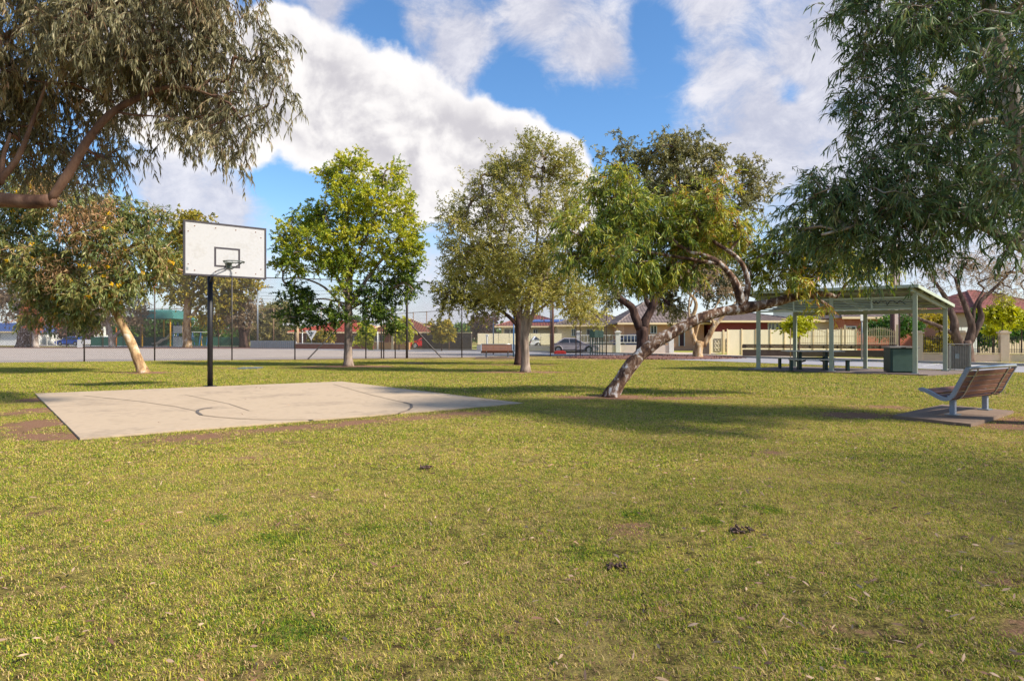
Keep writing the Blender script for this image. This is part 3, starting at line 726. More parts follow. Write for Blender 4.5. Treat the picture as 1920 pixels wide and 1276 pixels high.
# fallen leaves
N = 3000
y = 2.2+26*rng.random(N)**1.3; x = rng.uniform(-1, 1, N)*(.85*y+.5); x = np.where(rng.random(N) < .45, np.abs(x), x)
bad = in_poly(x, y, SLAB) | in_poly(x, y, SHEL) | (((x-F0.x)*(F1.y-F0.y)-(y-F0.y)*(F1.x-F0.x)) < 2)
onpad = in_poly(x, y, PAD); bad |= onpad & (rng.random(N) < .9)
z = np.where(onpad, .05, .03)+rng.uniform(0, .008, N)
P3_ = np.stack([x, y, z], 1)[~bad]; n = len(P3_); d = rng.normal(size=(n, 3))*np.array([1, 1, .15])
V, lo, st_, tt = leaf_arrays(P3_, d, rng.uniform(.025, .06, n), rng.uniform(.007, .014, n), rng.random(n), True, .5)
o = link_mesh('fallen_leaves', fast_mesh('fallen_leaves', V, lo, st_, {'tint': tt}), leafmat('fallen_leaf', [S(120, 84, 66), S(170, 140, 118), S(190, 160, 132), S(150, 100, 80)], .1, .95, boost=1))
tag(o, 'scattered dry fallen gum leaves lying on the lawn', 'leaves', kind='stuff')
for (px, py, s_, lab) in ((1390, 998, .22, 'small brown bark piece on the front lawn right of the bare spot'), (1158, 1068, .16, 'dark crumbled bark lump on the bare soil spot in the front lawn'), (798, 878, .14, 'thin dark twig lying on the middle of the lawn')):
    p = G(px, py); mb = MB()
    for k in range(26):
        a = random.uniform(0, 6.28); rr = s_*.36*math.sqrt(random.random()); q_ = random.uniform(.006, .018)
        mb.box((rr*math.cos(a), rr*.7*math.sin(a), .012+random.uniform(0, .022)*(1-rr/s_)), (q_*random.uniform(1, 3), q_, q_*.6), Matrix.Rotation(random.uniform(0, 3), 3, (random.random(), random.random(), 1)))
    o = mb.build('bark_debris', M['brownbark']); o.location = p; tag(o, lab, 'bark')

# ------------------------------------------------------------------ basketball hoop
pole = P(394, 720, 15.75); pole.z = .022
tvec = Vector((.76, .65, 0)).normalized(); nvec = Vector((tvec.y, -tvec.x, 0))
hoop = empty('basketball_hoop', pole, 'white basketball backboard with dark frame on a black pole beside the concrete pad', 'basketball hoop')
ang = math.atan2(tvec.y, tvec.x); hoop.rotation_euler = (0, 0, ang)      # local x along the board, -y toward the court
MB().box((0, 0, .008), (.26, .26, .014)).build('base_plate', M['blackpaint'], hoop)
MB().tube([(0, 0, 0), (0, 0, 2.9)], .064, 20).build('pole', M['blackpaint'], hoop, smooth=True, bevel=0)
bl = P(352, 462, 14.6); br = P(502, 474, 15.85)
mb = MB().bar((0, 0, 2.90), (0, -.55, 3.0), .08).bar((0, 0, 2.6), (0, -.5, 3.02), .06).bar((-.35, 0, 2.93), (.5, -.0, 2.93), .06)
mb.build('support_arm', M['blackpaint'], hoop)
W_, Hh_ = 1.86, 1.24
def loc(v): 
    d = v-pole; return Vector((d.dot(tvec), -d.dot(nvec), d.z))
ctr = (loc(bl)+loc(br))/2; bx, bz = ctr.x, 3.36; by = -.62
board = MB().box((bx, by, bz), (W_, .03, Hh_)).build('backboard', M['board'], hoop, bevel=.003)
fr = MB()
for sx in (-1, 1): fr.box((bx+sx*(W_/2+.012), by+.005, bz), (.042, .06, Hh_+.066))
for s_ in (-1, 1): fr.box((bx, by+.005, bz+s_*(Hh_/2+.012)), (W_-.018, .06, .042))
fr.build('frame', M['greyframe'], hoop)
sq = MB(); sw, sh_, scz, scx = .56, .44, bz-.17, bx+.02
for sx in (-1, 1): sq.box((scx+sx*sw/2, by-.0165, scz), (.045, .003, sh_+.045))
for s_ in (-1, 1): sq.box((scx, by-.0165, scz+s_*sh_/2), (sw-.045, .003, .045))
sq.build('painted_square', M['greyframe'], hoop)
bolts = [(-.72, .53), (-.25, .53), (.22, .53), (.7, .53), (-.86, .39), (.83, .4), (-.86, -.39), (-.72, -.53), (-.25, -.53), (.22, -.53), (.7, -.53), (.83, -.4)]
rustm = surf('rusty_bolt', S(130, 80, 44), S(104, 66, 44), 20, .8)
for (a, b_) in bolts:
    MB().lathe([(.014, 0), (.014, .006)], (bx+a, by-.021, bz+b_), 8, 'y').build('bolt', rustm, hoop)
MB().box((bx-.88, by-.0165, bz-.5), (.045, .003, .07)).build('sticker', M['galv'], hoop)
ring_c = Vector((bx+.06, by-.40, bz-.30))
ringp = [ring_c+Vector((.235*math.cos(a), .235*math.sin(a), 0)) for a in np.linspace(0, 2*math.pi, 33)]
mb = MB().tube(ringp, .013, 8, cap=False); 
for k in range(12):
    a = 2*math.pi*k/12; mb.tube([ring_c+Vector((.235*math.cos(a), .235*math.sin(a), -.008)), ring_c+Vector((.235*math.cos(a+.12), .235*math.sin(a+.12), -.035))], .004, 4)
rg_ = mb.build('rim', M['oldgreen'], hoop, smooth=True)
mb = MB().box((ring_c.x, by-.03, ring_c.z-.06), (.12, .03, .15)).bar(ring_c+Vector((0, .235, -.01)), (ring_c.x, by-.04, ring_c.z-.01), .12, .012)
for sx in (-1, 1): mb.bar(ring_c+Vector((sx*.2, .05, -.01)), (ring_c.x+sx*.05, by-.04, ring_c.z-.15), .018)
mb.build('bracket', M['oldgreen'], hoop)

# ------------------------------------------------------------------ park bench
def make_bench(loc_, rz, label, group=None, L=1.86, legs=.62):
    # local x = long axis, +y = the way a sitter faces
    b = empty('park_bench', loc_, label, 'bench', group, rz)
    prof = [(.31, .375), (.28, .395), (.17, .355), (.05, .290), (-.03, .265), (-.10, .280), (-.155, .345), (-.215, .48), (-.30, .655), (-.345, .745)]
    def side(x, w_, mat, nm, off=0, th=.05):
        sp = spline([[x, p[0], p[1], 0] for p in prof], .03)[:, :3]; mb = MB(); vs = []
        for i, p in enumerate(sp):
            t = sp[min(i+1, len(sp)-1)]-sp[max(i-1, 0)]; t /= np.linalg.norm(t); nn = np.array([0, -t[2], t[1]])
            for (a, c_) in ((-w_/2, off), (w_/2, off), (w_/2, off+th), (-w_/2, off+th)): vs.append(p+np.array([a, 0, 0])+nn*c_)
        n = len(sp); fs = [(4*i+k, 4*i+(k+1) % 4, 4*i+4+(k+1) % 4, 4*i+4+k) for i in range(n-1) for k in range(4)]+[(3, 2, 1, 0), (4*n-4, 4*n-3, 4*n-2, 4*n-1)]
        return mb.add(vs, fs).build(nm, mat, b, bevel=.008)
    for sx in (-1, 1): side(sx*(L/2), .045, M['benchmetal'], 'side_frame', -.028, .058)
    for sx in (-1, 1): side(sx*legs, .04, M['steel'], 'strap', .024, .010)
    sp = spline([[0, p[0], p[1], 0] for p in prof], .01)[:, :3]
    cum = np.concatenate([[0], np.cumsum(np.linalg.norm(np.diff(sp, axis=0), axis=1))]); tot = cum[-1]
    ns = 10; 
    for k in range(ns):
        s0 = .03+(tot-.075)*(k+.5)/ns; j = int(np.searchsorted(cum, s0)); p = sp[j]; t = sp[min(j+3, len(sp)-1)]-sp[max(j-3, 0)]; t /= np.linalg.norm(t)
        an = math.atan2(t[2], t[1]); rot = Matrix.Rotation(an, 3, 'X')
        nn = np.array([0, -t[2], t[1]])*.0
        c_ = Vector(p)+Vector((0, t[2], -t[1]))*(-.008)
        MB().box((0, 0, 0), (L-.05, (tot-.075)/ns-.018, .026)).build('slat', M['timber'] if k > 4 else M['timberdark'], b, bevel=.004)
        o = b.children[-1] if False else COL.objects[-1] if False else bpy.data.objects[-1]
        sl_ = [q_ for q_ in b.children if q_.name.startswith('slat')][-1]
        sl_.location = c_; sl_.rotation_euler = (an, 0, 0)
    tp = [(-L/2, -.345, .745), (-L/4, -.352, .748), (0, -.355, .749), (L/4, -.352, .748), (L/2, -.345, .745)]
    MB().tube(tp, .026, 10).build('top_rail', M['steel'], b, smooth=True)
    for sx in (-1, 1):
        lg = MB().box((sx*legs, -.03, .14), (.075, .075, .28)).build('leg', M['benchmetal'], b, bevel=.006)
        MB().box((sx*legs, -.03, .008), (.20, .16, .014)).build('base_plate', M['galv'], lg)
    for sx in (-1, 1): MB().bar((sx*legs, .20, .325), (sx*legs, -.06, .245), .05, .03).build('bracket', M['benchmetal'], b)
    return b
l1, l2 = G(1783, 783), G(1843, 773); mid = (l1+l2)/2
av = (l2-l1).normalized(); bench1 = make_bench((mid.x+.0, mid.y+.0, .052), math.atan2(av.y, av.x), 'timber slat bench with grey metal frame seen from behind on a concrete slab')
bench1.scale = (1, 1, 1.0)
pb = G(932, 672); b2 = make_bench((pb.x, pb.y, .07), R(180)+.08, 'distant brown slat bench by the court fence behind the twin trunk trees', L=1.8)
sheet('bench_slab', [(pb.x-1.2, pb.y-.7), (pb.x+1.2, pb.y-.7), (pb.x+1.2, pb.y+.7), (pb.x-1.2, pb.y+.7)], .07, M['slab'], thick=.1)

# ------------------------------------------------------------------ shelter
sh = empty('picnic_shelter', SP1, 'pale green steel picnic shelter with louvred fascia and sloping roof', 'shelter')
def sl_(v): return Vector(v)-SP1
fl_posts = [SP1, (SP1+SP3)/2, SP3]; bk = [p+SB for p in fl_posts]
zt_f, zt_b = 2.72, 2.27; yaw = math.atan2(sa.y, sa.x); rotz = Matrix.Rotation(yaw, 3, 'Z')
for p in fl_posts:
    q_ = sl_(p); po = MB().box((q_.x, q_.y, zt_f/2+.02), (.13, .13, zt_f-.04), rotz).build('post', M['posts'], sh, bevel=.006)
    MB().box((q_.x, q_.y, .06), (.24, .24, .02), rotz).build('base_plate', M['galv'], po)
for p in bk:
    q_ = sl_(p); po = MB().box((q_.x, q_.y, zt_b/2+.02), (.13, .13, zt_b-.04), rotz).build('post', M['posts'], sh, bevel=.006)
    MB().box((q_.x, q_.y, .06), (.24, .24, .02), rotz).build('base_plate', M['galv'], po)
outn = Vector((sa.y, -sa.x, 0)); 
if outn.y > 0: outn = -outn
def louvre_panel(a, b_, z0, z1, ns=5):
    a, b_ = sl_(a), sl_(b_); t = (b_-a).normalized(); n_ = Vector((t.y, -t.x, 0))
    MB().bar((*a.xy, z0+.03), (*b_.xy, z0+.03), .06).build('rail', M['louvre'], sh); MB().bar((*a.xy, z1-.03), (*b_.xy, z1-.03), .06).build('rail', M['louvre'], sh)
    for k in range(ns):
        z = z0+.075+(z1-z0-.15)*(k+.5)/ns; d = n_*.022; h_ = (z1-z0-.15)/ns*.25
        MB().quadslab([(*(a+d).xy, z-h_), (*(b_+d).xy, z-h_), (*(b_-d).xy, z+h_), (*(a-d).xy, z+h_)], .006).build('slat', M['louvre'], sh)
hw = sa*.068
for i in range(2):
    a, b_ = fl_posts[i]+hw, fl_posts[i+1]-hw; mdl = (a+b_)/2
    louvre_panel(a, mdl-sa*.03, 2.16, 2.6); louvre_panel(mdl+sa*.03, b_, 2.16, 2.6)
    q_ = sl_(mdl); MB().box((q_.x, q_.y, 2.38), (.055, .06, .46), rotz).build('divider', M['louvre'], sh)
for (a, b_, z1, z2) in ((SP1, SP1+SB, zt_f, zt_b), (SP3, SP3+SB, zt_f, zt_b), ((SP1+SP3)/2, (SP1+SP3)/2+SB, zt_f, zt_b)):
    a, b_ = sl_(a-sbn*.35), sl_(b_+sbn*.12); s_ = (z2-z1)/SB.length
    MB().bar((*a.xy, z1-.35*s_+.03), (*b_.xy, z2+.12*s_+.03), .08, .14).build('rafter', M['posts'], sh)
MB().bar((*sl_(bk[0]).xy, zt_b-.1), (*sl_(bk[2]).xy, zt_b-.1), .07, .14).build('back_beam', M['posts'], sh)
s_ = (zt_b-zt_f)/SB.length
def rf(a, d, up=0): v = sl_(a)+sbn*d; return Vector((v.x, v.y, zt_f+.12+up+s_*d))
A0, A1 = SP1-sa*.3, SP3+sa*.22; dB = SB.length+.15; nr = 36; mb = MB(); vs = []
for k in range(nr+1):
    u = k/nr; p = A0.lerp(A1, u); hgt = .035 if k % 2 else 0
    for d in (-.4, dB): vs += [rf(p, d, hgt), rf(p, d, hgt+.012)]
fs = []
for k in range(nr): a = 4*k; fs += [(a, a+4, a+6, a+2), (a+1, a+3, a+7, a+5), (a, a+1, a+5, a+4), (a+2, a+6, a+7, a+3)]
mb.add(vs, fs).build('roof', M['roofunder'], sh)
for (p, q_) in ((rf(A0, -.43), rf(A1, -.43)), (rf(A1, -.4), rf(A1, dB)), (rf(A0, -.4), rf(A0, dB)), (rf(A0, dB+.03), rf(A1, dB+.03))):
    MB().bar(p+Vector((0, 0, -.01)), q_+Vector((0, 0, -.01)), .03, .10).build('fascia', M['louvre'], sh)
for k in range(3):
    d = .2+k*.95; MB().bar(rf(A0, d, -.045)+sa*.05, rf(A1, d, -.045)-sa*.05, .05, .07).build('purlin', M['posts'], sh)
# graffiti scrawl on the louvres
mb = MB(); 
gp = P(1650, 567, 21.0)
pts = [(0, .05), (.04, -.03), (.07, .06), (.1, -.04), (.15, .04), (.2, .02), (.25, .05), (.27, -.1), (.32, .03), (.38, .05), (.45, -.05), (.5, .04), (.6, -.08)]
base_g = sl_(SP3-sa*1.22)+outn*.05
for a, b_ in zip(pts[:-1], pts[1:]): mb.bar(base_g+sa*a[0]*1.6+Vector((0, 0, 2.42+a[1])), base_g+sa*b_[0]*1.6+Vector((0, 0, 2.42+b_[1])), .004, .022)
mb.build('graffiti', M['black'], sh)

# picnic table
tp_ = P(1523, 690, 23.0); pt = empty('picnic_table', (tp_.x, tp_.y, .052), 'picnic table with grey metal top and green legs under the shelter', 'picnic table', rz=yaw*.25)
MB().box((0, 0, .68), (2.0, .75, .035)).build('table_top', M['steel'], pt, bevel=.005)
for sx in (-1, 1):
    MB().box((sx*.45, 0, .33), (.1, .3, .66)).build('leg', M['deepgreen'], pt, bevel=.006)
MB().box((0, 0, .42), (.8, .05, .08)).build('stretcher', M['deepgreen'], pt)
for sy in (-1, 1):
    sb_ = empty('x', (0, 0, 0), None, None) if False else None
    be = MB().box((0, sy*.78, .40), (2.02, .28, .035)).build('seat', M['steel'], pt, bevel=.005)
    for sx in (-1, 1): MB().box((sx*.94, sy*.78, .19), (.08, .2, .38)).build('seat_leg', M['deepgreen'], pt, bevel=.004)
    for sx in (-1, 1): MB().bar((sx*.45, sy*.25, .3), (sx*.45, sy*.72, .36), .05).build('brace', M['deepgreen'], pt)

# barbecue
bp = P(1687, 700, 21.25); bq = empty('barbecue', (bp.x, bp.y, .052), 'green electric barbecue cabinet with steel bench top at the shelter post', 'barbecue', rz=yaw*.3)
MB().box((-.03, 0, .42), (.74, .6, .80)).build('cabinet', M['deepgreen'], bq, bevel=.01)
MB().box((-.03, -.306, .42), (.60, .012, .74)).build('door', M['bbqgreen'], bq, bevel=.003)
MB().box((.40, 0, .42), (.10, .56, .80)).build('side_panel', M['steel'], bq, bevel=.005)
MB().box((.02, 0, .855), (.92, .72, .05)).build('bench_top', M['binsteel'], bq, bevel=.006)
MB().box((.0, -.05, .885), (.45, .4, .012)).build('hotplate', M['steel'], bq, bevel=.004)
MB().box((-.02, -.365, .852), (.14, .012, .025)).build('control', M['black'], bq)

# bin enclosure
bn = P(1795, 695, 23.2); bi_ = empty('bin_enclosure', (bn.x, bn.y, 0), 'grey ribbed metal bin enclosure standing behind the shelter corner post', 'bin', rz=-.35)
MB().box((0, 0, .5), (.62, .62, .86)).build('body', M['binsteel'], bi_)
for sx in (-1, 1):
    for sy in (-1, 1): MB().box((sx*.31, sy*.31, .49), (.05, .05, .98)).build('corner_post', M['steel'], bi_)
for k in range(11):
    MB().box((-.26+k*.052, -.322, .5), (.03, .022, .86)).build('slat', M['binsteel'], bi_)
    MB().box((.322, -.26+k*.052, .5), (.022, .03, .86)).build('slat', M['binsteel'], bi_)
MB().box((0, 0, .985), (.72, .72, .03)).build('lid', M['binsteel'], bi_, bevel=.005)
MB().box((-.1, -.338, .55), (.14, .006, .18)).build('sticker', M['galv'], bi_)

# ------------------------------------------------------------------ chain link fences
def chain_fence(name, label, segs, h_, posts, postmat, pr=.03, pitch=.09, ww=.008, rails=(1.0,), cat='fence', thick_posts=()):
    root = empty(name, segs[0][0], label, cat); o0 = Vector(segs[0][0]); mb = MB(); quads_ = 0
    for a, b_ in segs:
        a, b_ = Vector(a)-o0, Vector(b_)-o0; t = (b_-a); L = t.length; t.normalize(); nrm = Vector((-t.y, t.x, 0))
        for sgn in (1, -1):
            s0 = -h_
            while s0 < L:
                # diagonal wire from (s0,0) to (s0+h,h), clipped to the panel
                u0, u1 = max(0, s0), min(L, s0+h_)
                z0, z1 = (u0-s0), (u1-s0)
                if sgn < 0: z0, z1 = h_-z0, h_-z1
                if u1-u0 > .01:
                    mid_h = (z0+z1)/2; d = t*ww*.7
                    p, q_ = a+t*u0, a+t*u1
                    mb.add([(p.x-d.x, p.y-d.y, z0+.02), (p.x+d.x, p.y+d.y, z0+.02), (q_.x+d.x, q_.y+d.y, z1+.02), (q_.x-d.x, q_.y-d.y, z1+.02)], [(0, 1, 2, 3)])
                s0 += pitch
        for rl in rails: MB().tube([a+Vector((0, 0, h_*rl)), b_+Vector((0, 0, h_*rl))], pr*.75, 6).build('rail', postmat, root)
    mb.build('wire_mesh', M['wire'], root, kind='stuff')
    for i, p in enumerate(posts):
        q_ = Vector(p[:3])-o0; hh = p[3] if len(p) > 3 else h_+.05; rr = p[4] if len(p) > 4 else pr
        MB().tube([(q_.x, q_.y, -.05), (q_.x, q_.y, hh)], rr, 8).build('post', postmat, root, smooth=True)
    return root
def onf(px, a, b_):                    # where the ray through px meets the fence line a-b
    k = (px-CX)/F; t = b_-a; s_ = (k*a.y-a.x)/(t.x-k*t.y); return a+t*s_
fA = [onf(px, F0, F1) for px in (-50, 158, 290, 435, 553, 686, 741, 866)]
pp = [(*p,) for p in fA]; p763 = onf(763, F0, F1); pp.append((p763.x, p763.y, 0, 6.6, .07)); p715, p719 = onf(715, F0, F1), onf(719.5, F0, F1); pp += [(*p715,), (*p719,)]
fen = chain_fence('chain_link_fence', 'tall chain link fence along the near side of the asphalt court', [(tuple(F0), tuple(F1))], 4.45, pp, M['fencepost'], .035, rails=(1.0,))
def brace(px0, py0, px1, py1, root):
    a, b_ = onf(px0, F0, F1), onf(px1, F0, F1); za, zb = H-(py0-HY)*a.y/F, H-(py1-HY)*b_.y/F
    MB().tube([Vector((a.x, a.y, max(za, 0)))-Vector(root.location), Vector((b_.x, b_.y, zb))-Vector(root.location)], .035, 8).build('brace', M['fencepost'], root)
brace(577, 673, 640, 608, fen); brace(828, 671, 766, 603, fen)
gB = [onf(px, F1, F2) for px in (1032, 1080, 1088, 1137)]
chain_fence('chain_link_fence', 'weathered chain link fence running past the silver car to the meter boxes', [(tuple(F1), tuple(F2))], 4.4, [(*p,) for p in gB], M['rustpost'], .035, rails=(1.0,))
E0, E1 = Vector((-75, 71, 0)), Vector((-17, 71, 0))
chain_fence('chain_link_fence', 'far chain link fence at the playground end of the court', [(tuple(E0), tuple(E1))], 4.4, [(*onf(px, E0, E1),) for px in (-60, 57, 125, 193, 264, 350, 410, 467, 513, 602, 655)], M['rustpost'], .05, pitch=.35, ww=.012, rails=(1.0,))
E2 = Vector((-4, 54, 0))
chain_fence('chain_link_fence', 'chain link fence at the street end of the court near the red roofed house', [(tuple(E1), tuple(E2))], 3.6, [(*onf(px, E1, E2),) for px in (690, 705, 730, 775, 800, 842)], M['rustpost'], .04, pitch=.3, ww=.01)

# meter boxes
mp = G(1118, 668); mx = empty('meter_boxes', mp, 'three green metal meter boxes on thin posts beside the court fence', 'meter box')
for k in range(3):
    b_ = MB().box((-.29+k*.29, 0, 1.42), (.275, .28, .46)).build('box', M['bbqgreen'] if k else M['deepgreen'], mx, bevel=.008)
for x_ in (-.38, -.24, -.06, .06, .22, .38): MB().box((x_, 0, .6), (.05, .05, 1.2)).build('post', M['deepgreen'], mx)

# ------------------------------------------------------------------ houses
def house(name, label, Z, px0, px1, eave, ridge, wall, roof, depth=9, wins=(), doors=(), hip=.5, over=.5, base=None, gable=False, fascia='cream', rid=None, cat='house', extra=None):
    x0, x1 = (px0-CX)*Z/F, (px1-CX)*Z/F; ze = H-(eave-HY)*Z/F; zr = H-(ridge-HY)*(Z+depth/2)/F
    o0 = Vector(((x0+x1)/2, Z, 0)); rt = empty(name, o0, label, cat); w_ = (x1-x0)/2
    MB().prism([(-w_, 0), (w_, 0), (w_, depth), (-w_, depth)], -.05, ze).build('wall', M[wall], rt)
    ov = over; inset = 0.01 if gable else min(w_-.3, depth/2*hip*2)
    ra, rb = -w_+inset, w_-inset
    ex = w_+ov; E = ze-.08
    rows = max(4, int((depth/2+ov)/.33)); mb = MB()
    def slope(c00, c01, c10, c11):     # eave corners -> ridge corners in stepped courses
        c00, c01, c10, c11 = map(Vector, (c00, c01, c10, c11))
        nn = (c01-c00).cross(c10-c00).normalized()
        if nn.z < 0: nn = -nn
        for k in range(rows):
            u0, u1 = k/rows, (k+1)/rows
            a, b_, c_, d = c00.lerp(c10, u0)+nn*.035, c01.lerp(c11, u0)+nn*.035, c01.lerp(c11, u1), c00.lerp(c10, u1)
            a2, b2 = c00.lerp(c10, u0), c01.lerp(c11, u0)
            mb.add([a, b_, c_, d, a2, b2], [(0, 1, 2, 3), (4, 5, 1, 0)])
    f0, f1, k0, k1 = (-ex, -ov, E), (ex, -ov, E), (-ex, depth+ov, E), (ex, depth+ov, E)
    r0, r1 = (ra if not gable else -ex, depth/2, zr), (rb if not gable else ex, depth/2, zr)
    slope(f0, f1, r0, r1); slope(k1, k0, r1, r0); slope(k0, f0, r0, r0); slope(f1, k1, r1, r1)
    mb.add([f0, f1, k1, k0], [(0, 3, 2, 1)])
    ro = mb.build('roof', M[roof], rt)
    MB().bar((-ex, -ov-.03, E+.0), (ex, -ov-.03, E+.0), .05, .16).build('gutter', M[fascia], rt)
    rdg = MB().tube([r0, r1], .09, 6)
    if not gable:
        for c_, r_ in ((f0, r0), (f1, r1)): rdg.tube([Vector(c_)+Vector((0, 0, .05)), r_], .08, 6)
    rdg.build('ridge_cap', M[rid or roof], ro)
    for (a, b_, c_, d) in wins:
        xa, xb, zb, zt = (a-CX)*Z/F-o0.x, (b_-CX)*Z/F-o0.x, H-(d-HY)*Z/F, H-(c_-HY)*Z/F
        fr_ = MB(); t_ = .07
        fr_.box(((xa+xb)/2, -.03, zt), (xb-xa+t_, .09, t_)).box(((xa+xb)/2, -.03, zb), (xb-xa+t_, .12, t_)); 
        for x_ in (xa, (xa+xb)/2, xb): fr_.box((x_, -.03, (zt+zb)/2), (t_, .08, zt-zb-t_))
        w0 = fr_.build('window', M['white'], rt)
        MB().box(((xa+xb)/2, -.012, (zt+zb)/2), (xb-xa, .02, zt-zb)).build('pane', M['paneglass'], w0)
    for (a, b_, c_, d) in doors:
        xa, xb, zb, zt = (a-CX)*Z/F-o0.x, (b_-CX)*Z/F-o0.x, max(.02, H-(d-HY)*Z/F), H-(c_-HY)*Z/F
        dr = MB().box(((xa+xb)/2, -.03, (zt+zb)/2), (xb-xa, .05, zt-zb)).build('door', M['darkmaroon'], rt)
        fr_ = MB()
        for x_ in (xa, xb): fr_.box((x_, -.045, (zt+zb)/2), (.08, .1, zt-zb+.08))
        fr_.build('door_frame', M['white'], dr)
    return rt
hA = house('brick_house', 'low brick house with bright red tiled roof beyond the court behind the lime tree', 72, 556, 712, 622, 600, 'brownbrick', 'roofred', 10, wins=[(575, 590, 626, 640), (600, 618, 627, 641), (655, 672, 627, 641)], over=.8)
hA2 = house('brick_house', 'brick house with dull brown hipped tile roof left of the dark steel fence', 66, 690, 812, 622, 598, 'brownbrick', 'roofbrown', 10, wins=[(702, 720, 627, 640), (745, 768, 627, 641)], rid='cream', over=.7)
hB = house('weatherboard_house', 'cream house with maroon roof and solar panels behind the silver car', 66, 940, 1065, 611, 590, 'cream', 'roofpink', 9, wins=[(945, 968, 616, 634), (1000, 1008, 617, 632)], over=.7)
hC = house('long_house', 'long cream house with grey brown tiled roof and white gutter behind the forked tree', 62, 1045, 1200, 609, 585, 'cream', 'roofgrey', 9, wins=[(1072, 1079, 616, 630), (1100, 1112, 617, 628), (1160, 1172, 616, 630)], over=.6)
hD = house('rendered_house', 'peach rendered house with grey tiled gable behind the twisted tree', 56, 1170, 1320, 605, 562, 'peach', 'roofgrey', 11, wins=[(1220, 1231, 610, 625)], doors=[(1273, 1283, 620, 648)], over=.7)
hE = house('maroon_house', 'maroon walled house with grey tiled roof behind the cream gates', 54, 1342, 1500, 601, 585, 'maroon', 'roofgrey', 9, wins=[(1440, 1452, 605, 621), (1454, 1466, 605, 621)], over=.7)
hF = house('beige_garage', 'beige rendered carport and garage between the maroon and red brick houses', 52, 1498, 1585, 600, 596, 'render', 'creamsteel' if False else 'cream', 8, over=.3, gable=True)
hG = house('red_brick_house', 'red brick house with white framed window and grey tiled roof behind the shelter', 50, 1583, 1725, 594, 572, 'redbrick', 'roofgrey', 10, wins=[(1586, 1604, 612, 642)], over=.4)
hH = house('brick_house', 'small salmon brick house side seen through the forks of the right hand street tree', 52, 1770, 1845, 575, 560, 'peach', 'roofred', 8, wins=[(1805, 1812, 608, 620)], over=.4)
hI = house('two_storey_house', 'beige house with red tiled roof at the right end of the street', 46, 1838, 2010, 583, 545, 'render', 'roofpink', 11, wins=[(1850, 1872, 600, 622), (1896, 1912, 600, 622)], over=.6)
# solar panels on hB, brick chimney
for k in range(4):
    q_ = MB().box((0, 0, 0), (1.6, 1.0, .04)).build('solar_panel', M['blueroof'], hB); q_.location = (-1.5+k*1.7, 1.4, 2.95); q_.rotation_euler = (R(16), 0, 0)
# pale far buildings at left
hW = house('white_hall', 'white hall with blue steel roof at the far left', 88, -90, 38, 621, 606, 'white', 'blueroof', 12, wins=[(-5, 2, 626, 634)], gable=True, over=.4)
hX = house('white_building', 'small pale building with blue panels seen under the flowering gum', 95, 86, 126, 607, 604, 'white', 'white', 10, wins=[(90, 97, 610, 620), (99, 111, 610, 620)], gable=True, over=.2)
hY = house('far_house', 'white two storey building far behind the red brick and maroon houses', 78, 1500, 1610, 576, 572, 'white', 'roofgrey', 8, wins=[(1530, 1540, 583, 592)], gable=True)

# ------------------------------------------------------------------ walls and front fences
def wall_seg(name, label, a, b_, h_, t_, mat, cat='wall', cap=None, piers=(), pm=None, ph=None, pw=.4):
    a, b_ = Vector(a), Vector(b_); rt = empty(name, a, label, cat, None, math.atan2((b_-a).y, (b_-a).x)); L = (b_-a).length
    MB().box((L/2, 0, h_/2-.02), (L, t_, h_+.04)).build('wall', mat, rt)
    if cap: MB().box((L/2, 0, h_+.045), (L, t_+.06, .05)).build('cap', cap, rt)
    for s_ in piers:
        po = MB().box((s_*L, 0, ph/2), (pw, pw, ph)).build('pier', pm, rt, bevel=.01)
        MB().box((s_*L, 0, ph+.04), (pw+.12, pw+.12, .08)).box((s_*L, 0, ph+.11), (pw*.8, pw*.8, .07)).build('pier_cap', pm, po, bevel=.01)
    return rt, L
# brown breeze block wall
ba, bb = G(1392, 667), G(1682, 670)
rt, L = wall_seg('block_wall', 'brown block wall with pierced breeze blocks below the cream picket fence', ba, bb, .42, .2, M['brownblock'], cap=None)
nb_ = 34
for k in range(nb_):
    x_ = L*(k+.5)/nb_; bw_ = L/nb_
    MB().box((x_, 0, .60), (bw_*.16, .16, .19)).box((x_, 0, .60), (bw_*.55, .10, .05)).build('breeze_block', M['brownblock'] if k % 3 == 0 else M['breeze'], rt)
MB().box((L/2, .08, .60), (L, .04, .17)).build('backing', M['breeze'], rt); MB().box((L/2, 0, .73), (L, .22, .07)).build('coping', M['brownblock'], rt)
MB().box((.1, 0, .6), (.25, .22, .19)).build('end_pier', M['brownblock'], rt)
# picket fence on top
pf = empty('picket_fence', (ba.x, ba.y, .77), 'cream steel picket fence with arched tops standing on the brown block wall', 'fence', None, math.atan2((bb-ba).y, (bb-ba).x))
s0, s1 = L*.36, L*1.0; npk = 58
pkm = MB().box((0, 0, .5), (.028, .028, 1.0)).build('picket', M['cream'], pf).data
first = True
for k in range(npk):
    u = k/(npk-1); x_ = s0+(s1-s0)*u; arch = abs(math.sin(u*math.pi*3.0)); hh = .78+.3*arch
    o = pf.children[0] if k == 0 else bpy.data.objects.new('picket', pkm)
    if k: COL.objects.link(o); o.parent = pf
    o.location = (x_, 0, 0); o.scale = (1, 1, hh)
for zz in (.08, .5): MB().box(((s0+s1)/2, 0, zz), (s1-s0, .03, .035)).build('rail', M['cream'], pf)
mb = MB()
for k in range(60):
    u, u2 = k/60, (k+1)/60; mb.bar((s0+(s1-s0)*u, 0, .66+.3*abs(math.sin(u*math.pi*3))), (s0+(s1-s0)*u2, 0, .66+.3*abs(math.sin(u2*math.pi*3))), .028)
mb.build('top_rail', M['cream'], pf)
